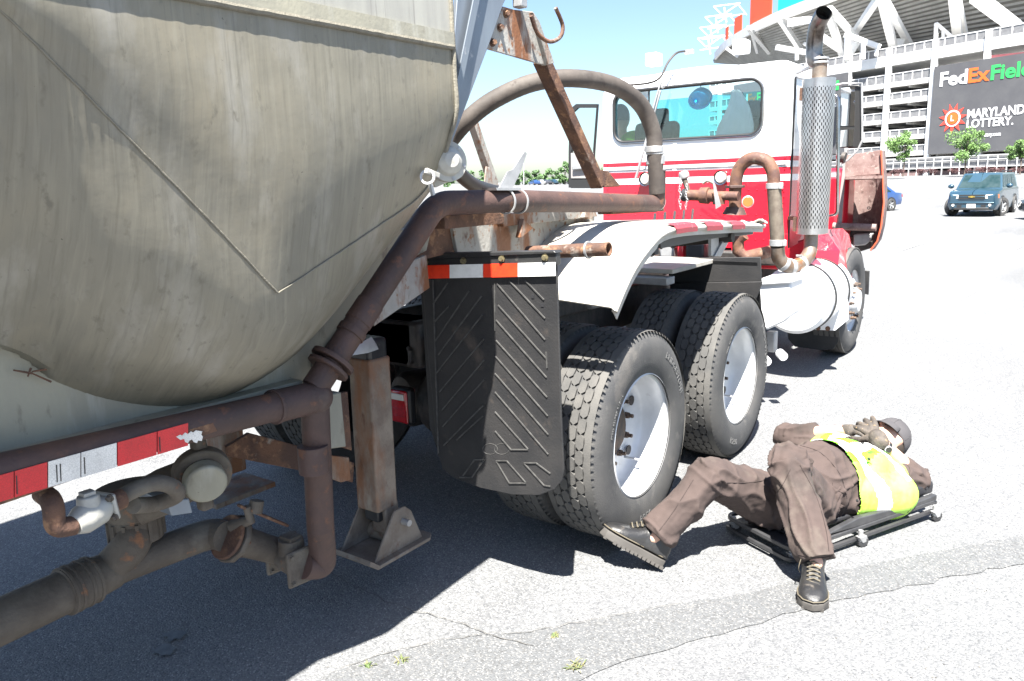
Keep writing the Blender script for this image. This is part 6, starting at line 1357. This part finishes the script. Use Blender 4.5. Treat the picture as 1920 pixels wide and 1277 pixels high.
# trousers
b = MB()
b.capsule(J['nHip'], J['nKnee'], .125, .088, 20); b.capsule(J['nKnee'], J['nAnk'].lerp(J['nKnee'], .12), .090, .082, 20)
b.capsule(J['fHip'], J['fKnee'], .125, .088, 20); b.capsule(J['fKnee'], J['fAnk'].lerp(J['fKnee'], .14), .090, .083, 20)
b.capsule(J['nHip']+V((.0, .02, .0)), J['fHip'], .125, .125, 20); b.capsule(J['pel'], J['belly'], .15, .17, 20)
segs = [(J['nHip'], J['nKnee']), (J['nKnee'], J['nAnk']), (J['fHip'], J['fKnee']), (J['fKnee'], J['fAnk']), (J['pel'], J['belly'])]
tr_ = remeshed(b, .0070, 6, folds(segs, .0095))
# open the cuffs: flatten the ends of the legs
for (k, a) in (('nKnee', 'nAnk'), ('fKnee', 'fAnk')):
    ax = (J[a]-J[k]).normalized(); lim = J[a]
    for i, p in enumerate(tr_.v):
        if (p-lim).length < .22:
            dd = (p-lim).dot(ax); 
            if dd > -.012: tr_.v[i] = p-ax*(dd+.012)
tr_.build('trousers', M['cloth'], worker, angle=180)
# shirt
b = MB(); b.ball(J['belly']+V((0, 0, .0)), (.185, .23, .185), 24, 16, rot=Matrix.Rotation(radians(-22), 3, 'Z')); b.capsule(J['belly'], J['chest'], .16, .155, 24); b.capsule(J['chest'].lerp(J['nSh'], .5), J['chest'].lerp(J['fSh'], .5), .14, .14, 20)
b.capsule(J['nSh'], J['fSh'], .088, .088, 20); b.capsule(J['chest'], J['neck']-V((.0, .04, 0)), .14, .08, 18)
b.capsule(J['belly']+V((.07, .02, -.06)), J['nSh']+V((.02, -.04, -.05)), .12, .11, 18)
torso_only = MB(); torso_only.v = list(b.v); torso_only.f = list(b.f); torso_only.mi = list(b.mi)
for s_, t in (('n', .22), ('f', .42)):
    b.capsule(J[s_+'Sh'], J[s_+'Elb'], .088, .072, 18); b.capsule(J[s_+'Elb'], J[s_+'Elb'].lerp(J[s_+'Wri'], t), .073, .062, 18)
segs = [(J['belly'], J['chest']), (J['nSh'], J['nElb']), (J['nElb'], J['nWri']), (J['fSh'], J['fElb']), (J['fElb'], J['fWri'])]
shm = remeshed(b, .0070, 5, folds(segs, .0075)); shm.build('shirt', M['cloth'], worker, angle=180)
# vest: a shell over the torso, cut by the body's own axis
ax = (J['neck']-J['belly']).normalized(); up_ = V((0, 0, 1)); sd = ax.cross(up_).normalized(); upt = sd.cross(ax)
tv = remeshed(torso_only, .0085, 4, lambda p, n: .017+.006*noise.noise(p*9)+.004*(1-2*abs(noise.noise(V((p.x*14, p.y*14, p.z*5))))))
O_ = J['belly']; keep = MB(); keep.v = tv.v; Ls = (J['neck']-J['belly']).length
for f in tv.f:
    c = sum((tv.v[i] for i in f), V())/len(f); s_ = (c-O_).dot(ax)/Ls; l = (c-O_).dot(sd); h = (c-O_).dot(upt)
    lo_ = .20 + .02*noise.noise(c*8) - .12*max(0, min(1, l/.2))
    if s_ < lo_ or s_ > 1.0 or h < -.4: continue
    if h > .02 and abs(l+.0) < .035+.10*(s_-.55) and s_ > .62: continue         # neck opening
    keep.f.append(f)
    m_ = 0
    if abs(s_-(.34-.0)) < .075: m_ = 1                                 # waist band
    elif abs(abs(l)-.075) < .030 and h > -.05: m_ = 1                   # vertical bands
    elif s_ > .62 and abs(s_-.74) < .05 and h > 0: m_ = 1
    elif abs(l) > .15 or h < -.02: m_ = 2
    keep.mi.append(m_)
used_ = sorted({i for f in keep.f for i in f}); rm = {i: k for k, i in enumerate(used_)}; keep.v = [keep.v[i] for i in used_]; keep.f = [[rm[i] for i in f] for f in keep.f]
vo_ = keep.build('vest', [M['lime'], M['bandsilver'], M['vestpale']], worker, angle=180); sm = vo_.modifiers.new('t', 'SOLIDIFY'); sm.thickness = .004
# letters on the vest panel
vs_, fs, w = text_mb('E', .035, bold=.02); c0_ = at(1632, 848, Z=.40)
MB().add([c0_+ax*(-v.y)+sd*(v.x)*1.+V((0, 0, .006)) for v in vs_], fs).build('vest_lettering', M['cartrim'], vo_, smooth=False)
for x, y in ((1618, 833), (1630, 862), (1608, 940)):
    c = at(x, y, Z=.385 if y < 900 else .25); MB().cyl(c, c+V((-.003, -.004, .008)), .006, n=10).build('vest_snap', M['cartrim'], vo_)
# stitched seams, laid on the cloth where the photograph shows them
from mathutils.bvhtree import BVHTree
def seam_on(mb, pts, r, mat, par, name='stitched_seam'):
    t = BVHTree.FromPolygons([tuple(v) for v in mb.v], mb.f); P = []
    for p in smooth_path([V((x, y, 0)) for x, y in pts], 6):
        h = t.ray_cast(CAMP, ray(p.x, p.y).normalized())
        if h[0] is not None: P.append(h[0]+h[1]*.0008)
    if len(P) > 2: MB().tube(P, r, 6).build(name, mat, par)
M['seam'] = pmat('dark_seam_thread', (.028, .019, .017), .9)
for pts in ([(1500, 872), (1530, 930), (1548, 990), (1556, 1048)], [(1300, 900), (1262, 960), (1232, 1000)], [(1452, 930), (1470, 905), (1482, 880)], [(1350, 905), (1400, 905), (1440, 900)], [(1497, 1040), (1530, 1046), (1560, 1042)]): seam_on(tr_, pts, .0016, M['seam'], worker)
for pts in ([(1500, 835), (1540, 850), (1575, 890), (1588, 935)], [(1560, 915), (1575, 922), (1588, 926)], [(1560, 915), (1561, 905)], [(1690, 862), (1706, 880), (1700, 900)], [(1548, 795), (1552, 806), (1548, 815)]): seam_on(shm, pts, .0014, M['seam'], worker)
# hands
def hand(W, dirn, palmn, curl, size=1., thumb=1, spread=.10):
    """gloved hand: W wrist, dirn towards the knuckles, palmn out of the palm"""
    d = V(dirn).normalized(); n = V(palmn); n = (n-d*n.dot(d)).normalized(); s = d.cross(n)*thumb; b = MB(); z = size
    b.capsule(W-d*.02, W+d*.015, .030*z, .034*z); 
    for k in (-1.5, -.5, .5, 1.5): b.capsule(W+d*.012, W+d*.085*z+s*.0200*k*z, .018*z, .0125*z, 10)
    Ls = (.068, .078, .073, .057)
    for k, L in zip((1.5, .5, -.5, -1.5), Ls):
        p = W+d*.085*z+s*.0200*k*z; dd = (d+s*k*spread).normalized(); a = 0; seg = (L*.45, L*.32, L*.27)
        for j, q in enumerate(seg):
            a += curl[j]*(1+.12*k); v_ = dd*cos(a)+n*sin(a); p2 = p+v_*q*z; b.capsule(p, p2, (.0115-.001*j)*z, (.0105-.001*j)*z, 10); p = p2
    p = W+d*.025*z+s*.028*z; a = .9
    for j, q in enumerate((.038, .032, .026)):
        v_ = (d*cos(a)+s*sin(a)*.8+n*.45).normalized(); p2 = p+v_*q*z; b.capsule(p, p2, (.0145-.001*j)*z, (.0135-.0015*j)*z, 10); p = p2; a -= .35
    return b
Wn = J['nWri']; dn = (at(1612, 782, Z=.47)-Wn); hb = hand(Wn+dn.normalized()*.01, dn, V((-.45, .80, -.15)), (.25, .40, .35), 1.30, thumb=1, spread=.20)
g1 = remeshed(hb, .0036, 2, lambda p, n: .0012*noise.noise(p*60)).build('glove', M['glove'], worker, angle=180)
hb = hand(J['fWri'], (at(1640, 812, Z=.42)-J['fWri']), V((.2, .1, -1)), (.5, .6, .4), .95); remeshed(hb, .0036, 2).build('glove', M['glove'], worker, angle=180)
# cuff strap and wrist watch
fa = (Wn-J['nElb']).normalized(); MB().cyl(Wn-fa*.016, Wn+fa*.012, .037, .035, 20).build('glove_cuff', M['boot'], g1, bevel=.004)
q = Wn-fa*.045; wt = MB().cyl(q-fa*.010, q+fa*.010, .0335, .033, 22).build('watch', M['cartrim'], worker, bevel=.002)
vdir = (CAMP-q); vdir = (vdir-fa*vdir.dot(fa)).normalized(); MB().cyl(q+vdir*.028, q+vdir*.043, .019, n=20).build('watch_case', M['galv'], wt, bevel=.003); MB().cyl(q+vdir*.0425, q+vdir*.0445, .015, n=20).build('watch_face', M['cartrim'], wt)
# cap
cb = MB(); cb.ball(H0+hd*.018-face*.005, (.092, .108, .112), 28, 16, 0, .60, rot=HR); co_ = cb.build('cap', M['cap'], worker, angle=180); sm = co_.modifiers.new('t', 'SOLIDIFY'); sm.thickness = .004
rr_ = []
for i in range(5):
    r_ = .085+.008*i; rr_.append([H0+hd*(.035-.020*i-.0*abs(a)) + face*(.098+.010*i)*cos(a)*1.0 + side*(r_*.95)*sin(a) for a in [radians(-60+12*k) for k in range(11)]])
bo = MB().sheet(rr_).build('cap_brim', M['cap'], co_, angle=180); sm = bo.modifiers.new('t', 'SOLIDIFY'); sm.thickness = .004
MB().ball(H0+hd*.131, .008, 10, 6).build('cap_button', M['cap'], co_)
for k in range(6):
    a = 2*pi*k/6; P = []
    for i in range(9):
        t = pi*.56*i/8; P.append(H0+hd*.018-face*.005+HR @ V((.0935*sin(t)*cos(a), .1095*sin(t)*sin(a), .1135*cos(t))))
    MB().tube(P, .0012, 5).build('cap_seam', M['cap'], co_)
# boots
def boot(heel, toe, ank, upn, label=None, wd=1.22, ht=1.15):
    f = (toe-heel); L = f.length; f.normalize(); u = V(upn); u = (u-f*u.dot(f)).normalized(); s = f.cross(u); k = L/.29
    def P(a, l, h): return heel+f*a*k+s*l*k*wd+u*h*k*ht
    out = [(-.005, 0), (0, .025), (.03, .036), (.08, .034), (.13, .038), (.19, .050), (.24, .048), (.275, .032), (.292, .0)]
    ol = out+[(a, -l) for a, l in out[1:-1]][::-1]
    upm = MB()
    secs = [(.0, .030, .035, .075), (.012, .036, .035, .145), (.05, .040, .035, .150), (.09, .040, .035, .143), (.12, .041, .035, .112), (.16, .046, .035, .088), (.20, .050, .035, .074), (.235, .048, .034, .066), (.265, .038, .032, .056), (.288, .018, .03, .042)]
    rows = []
    for a, w, h0, h1 in secs:
        r_ = []
        for q in range(17):
            t = pi*q/16; cx_ = cos(t); sx_ = sin(t); r_.append(P(a, w*(abs(cx_)**.75)*(1 if cx_ > 0 else -1), h0+(h1-h0)*sx_**.8))
        rows.append(r_)
    upm.sheet([r_+[r_[0]] for r_ in rows]); upm.add(rows[0], [tuple(range(17))]); upm.add(rows[-1], [tuple(range(17))])
    an = V(ank); upm.tube([P(.048, 0, .07), P(.048, 0, .11), P(.06, 0, .11).lerp(an, .5), an], [.045*k, .056*k, .066*k, .062*k], 20)
    o = remeshed(upm, .006, 3, lambda p, n: .0015*noise.noise(p*25)).build('boot', M['boot'], worker, angle=180, label=label)
    so = MB(); so.prism([P(a, l*1.06, .0) for a, l in ol], u*.034*k); s_o = so.build('sole', M['sole'], o, bevel=.004)
    lg = MB()
    for q in range(14):
        a = .01+.02*q
        for sg in (-1, 1):
            w = .037 if a < .14 else .048 if a < .25 else .030
            lg.box(P(a, sg*w, .003), (.014*k, .014*k, .014*k), Matrix((f, s, u)).transposed())
    lg.build('sole_lug', M['sole'], o, smooth=False, kind='stuff')
    MB().tube([P(a, l*1.03, .038) for a, l in ol], .0028, 6, closed=True).build('welt', M['lace'], o)
    lc = MB()
    for q in range(6):
        a = .105+.016*q; h = .136-.0100*q; lc.tube([P(a, -.022, h-.008), P(a+.006, 0, h+.004), P(a+.002, .022, h-.008)], .0032, 6); lc.tube([P(a, .022, h-.008), P(a+.014, -.020, h-.016)], .0030, 6)
    lc.tube(smooth_path([P(.10, 0, .13), P(.115, .035, .145), P(.13, .05, .10), P(.11, .045, .07)], 5), .002, 6); lc.build('laces', M['lace'], o, kind='stuff')
    MB().prism([P(.10, -.017, .125), P(.10, .017, .125), P(.19, .015, .077), P(.19, -.015, .077)], u*.004).build('boot_tongue', M['boot'], o)
boot(V((-.800, 3.290, .004)), V((-.725, 3.02, .004)), J['nAnk'].lerp(J['nKnee'], .35), (0, 0, 1))
hl = at(1238, 1062, Z=.006); tl = at(1124, 1000, Z=.165); boot(hl, tl, J['fAnk'].lerp(J['fKnee'], .35), (.25, .45, .9))
# ------------------------------------------------------------------ creeper
N0 = at(1487, 1036, Z=.075); N0.z = 0; F0 = at(1342, 968, Z=.09); F0.z = 0; ca = V((.45, .893, 0)).normalized(); cc_ = V((-ca.y, ca.x, 0)); CWd = .43; CLn = .98
def CP(a, c, z): return N0+ca*a+cc_*c+V((0, 0, z))
crp = thing('mechanic_creeper', 'low black wheeled creeper under the lying worker', 'creeper', CP(.5, .2, 0))
M['creep'] = pmat('black_powder_coat', (.03, .03, .032), .4, 0, (.045, .045, .047), 10, spots=[((.14, .13, .12), 18, .66, .74)]); M['pad'] = pmat('black_vinyl_pad', (.022, .022, .025), .45, bump=.2)
R_c = Matrix((cc_, ca, V((0, 0, 1)))).transposed()
fr_ = MB().tube(bend([CP(CLn, 0, .10), CP(0, 0, .085), CP(0, CWd, .085), CP(CLn, CWd, .10)], .05, 6), .014, 4); fr_.build('frame', M['creep'], crp, bevel=.003)
MB().tube(bend([CP(CLn, 0, .05), CP(-.01, -.005, .035), CP(-.01, CWd+.005, .035), CP(CLn, CWd, .05)], .05, 6), .011, 4).build('lower_frame', M['creep'], crp)
for a in (.12, .50, 1.0): MB().bar(CP(a, 0, .088), CP(a, CWd, .088), .03, .02).build('cross_member', M['creep'], crp, bevel=.002)
MB().box(CP(.065, CWd/2, .065), (CWd-.06, .10, .02), R_c).build('foot_tray', M['creep'], crp, bevel=.006)
MB().box(CP(.58, CWd/2+.03, .100), (CWd-.12, .80, .03), R_c).build('pad', M['pad'], crp, bevel=.012, bseg=3)
MB().box(CP(CLn-.02, CWd/2-.02, .150), (CWd-.12, .17, .07), R_c).build('headrest', M['pad'], crp, bevel=.02, bseg=3)
MB().prism([CP(.20, -.006, .11), CP(.42, -.006, .145), CP(.78, -.006, .125), CP(1.0, -.006, .135), CP(1.0, -.006, .105), CP(.42, -.006, .10)], cc_*.03).build('side_rail', M['creep'], crp, bevel=.004)
for a, c in ((.03, .03), (.03, CWd-.03), (.43, -.02), (.43, CWd+.02), (.98, -.02), (.98, CWd+.02)):
    rt_ = MB().cyl(CP(a-.008, c, .035), CP(a-.008, c, .088), .012, n=10).build('caster', M['galv'], crp); MB().prism([CP(a-.03, c-.014, .06), CP(a+.02, c-.014, .06), CP(a+.03, c-.014, .028), CP(a-.005, c-.014, .026)], cc_*.028).build('caster_fork', M['galv'], rt_, bevel=.002)
    MB().lathe([(.001, -.012), (.020, -.012), (.028, -.008), (.028, .008), (.020, .012), (.001, .012)], CP(a+.008, c, .0285), cc_+ca*.2, 20).build('caster_wheel', M['creep'], rt_)
# ================================================================== INSIDE THE CAB
for k, x in enumerate((-3.45, -2.55)):
    s_ = thing('cab_seat', ['dark truck seat in front of the left half of the rear window', 'dark truck seat at the right of the cab'][k], 'seat', (x, 7.5, 1.0))
    MB().box((x, 7.55, 1.55), (.5, .5, .15)).build('cushion', M['seatfab'], s_, bevel=.04); MB().box((x, 7.26, 1.93), (.46, .12, .72), Matrix.Rotation(radians(-6), 3, 'X')).build('backrest', M['seatfab'], s_, bevel=.05, bseg=3)
    MB().box((x, 7.24, 2.33), (.28, .09, .16)).build('headrest', M['seatfab'], s_, bevel=.03)
    MB().box((x, 7.5, 1.25), (.3, .35, .5)).build('seat_base', M['dark'], s_)
drv = thing('person', 'driver in a lime top sitting in the cab beyond the rear window', 'person', (-3.72, 7.5, 1.3)); hc = at(1165, 222, Y=7.36)
b = MB(); b.ball(hc, (.085, .10, .12), 18, 12); b.capsule(hc-V((0, 0, .08)), hc-V((0, .0, .20)), .055, .06); BC = hc+V((.14, 0, 0)); b.capsule(BC-V((0, 0, .27)), BC-V((0, -.02, .66)), .14, .14); b.capsule(BC-V((-.14, 0, .27)), BC-V((.14, 0, .27)), .075, .075); hc0 = hc; hc = BC
for s_ in (-1, 1): b.capsule(hc+V((.19*s_, 0, -.28)), hc+V((.21*s_, .10, -.54)), .055, .045); b.capsule(hc+V((.21*s_, .10, -.54)), hc+V((.13*s_, .34, -.46)), .042, .032); b.capsule(hc+V((.09*s_, .0, -.70)), hc+V((.10*s_, .42, -.68)), .09, .07)
hc = hc0; b.ball(hc+V((0, .10, -.01)), (.014, .02, .03), 8, 6)
remeshed(b, .014, 4).build('body', M['skin'], drv, angle=180)
b = MB(); b.capsule(BC-V((0, 0, .28)), BC-V((0, -.02, .66)), .155, .155, 18); b.capsule(BC-V((-.13, 0, .275)), BC-V((.13, 0, .275)), .09, .09); remeshed(b, .012, 3).build('lime_top', M['lime'], drv, angle=180)
b = MB(); b.ball(hc+V((0, -.02, .02)), (.093, .103, .122), 18, 12, 0, .62); b.build('hair', M['hair'], drv)
M['hatblue'] = pmat('bright_blue_plastic', (.015, .55, .95), .25, 0, (.01, .48, .9), 4, coat=.6)
hx = at(1313, 185, Y=7.11); hh = thing('hard_hat', 'bright blue hard hat hanging behind the rear window', 'hard hat', hx); Rh = Matrix.Rotation(radians(50), 3, 'X') @ Matrix.Rotation(radians(15), 3, 'Y')
b = MB(); b.ball(hx, (.095, .115, .085), 28, 12, 0, .5, rot=Rh); o = b.build('shell', M['hatblue'], hh, angle=180); sm = o.modifiers.new('t', 'SOLIDIFY'); sm.thickness = .004
MB().tube([hx+Rh @ V((.101*cos(a), .122*sin(a), 0)) for a in [2*pi*k/28 for k in range(28)]], .008, 8, closed=True).build('brim', M['hatblue'], o)
for x in (): MB().tube([hx+Rh @ V((x, .115*cos(t)*.97, .087*sin(t)+.002)) for t in [pi*k/12 for k in range(1, 12)]], .006, 6).build('crown_ridge', M['hatblue'], o)
MB().tube([hx+V((0, 0, .09)), hx+V((.01, 0, .17))], .004, 6).build('strap', M['cartrim'], hh)
M['coat'] = pmat('white_coat_cloth', (.80, .83, .85), .85, 0, (.76, .79, .8), 8)
cx0 = at(1378, 168, Y=7.045); rows = []
for i in range(13):
    t = i/12; w = .035+.11*min(1, t*1.4)+.03*t; row = []
    for j in range(13):
        u = j/12*2-1; row.append(cx0+V((u*w+.02*sin(t*5)+.03*t, .012+.012*sin(u*9+t*2)*(.3+t), -.43*t)))
    rows.append(row)
co = MB().sheet(rows, (0, .012, 0)).build('hanging_coat', M['coat'], angle=60); tag(co, 'white coat hanging at the right of the rear window', 'coat')
MB().tube([(XT+.9-.0, 7.6, 1.0)]*1+[(XT+.9, 7.6, 1.05)], .01, 6) if False else None
sw = MB().lathe([(.20, -.012), (.215, 0), (.20, .012)], (-3.45, 7.85, 1.95), (0, .8, .5), 28, closed=True); sw.build('steering_wheel', M['cartrim'], trk)
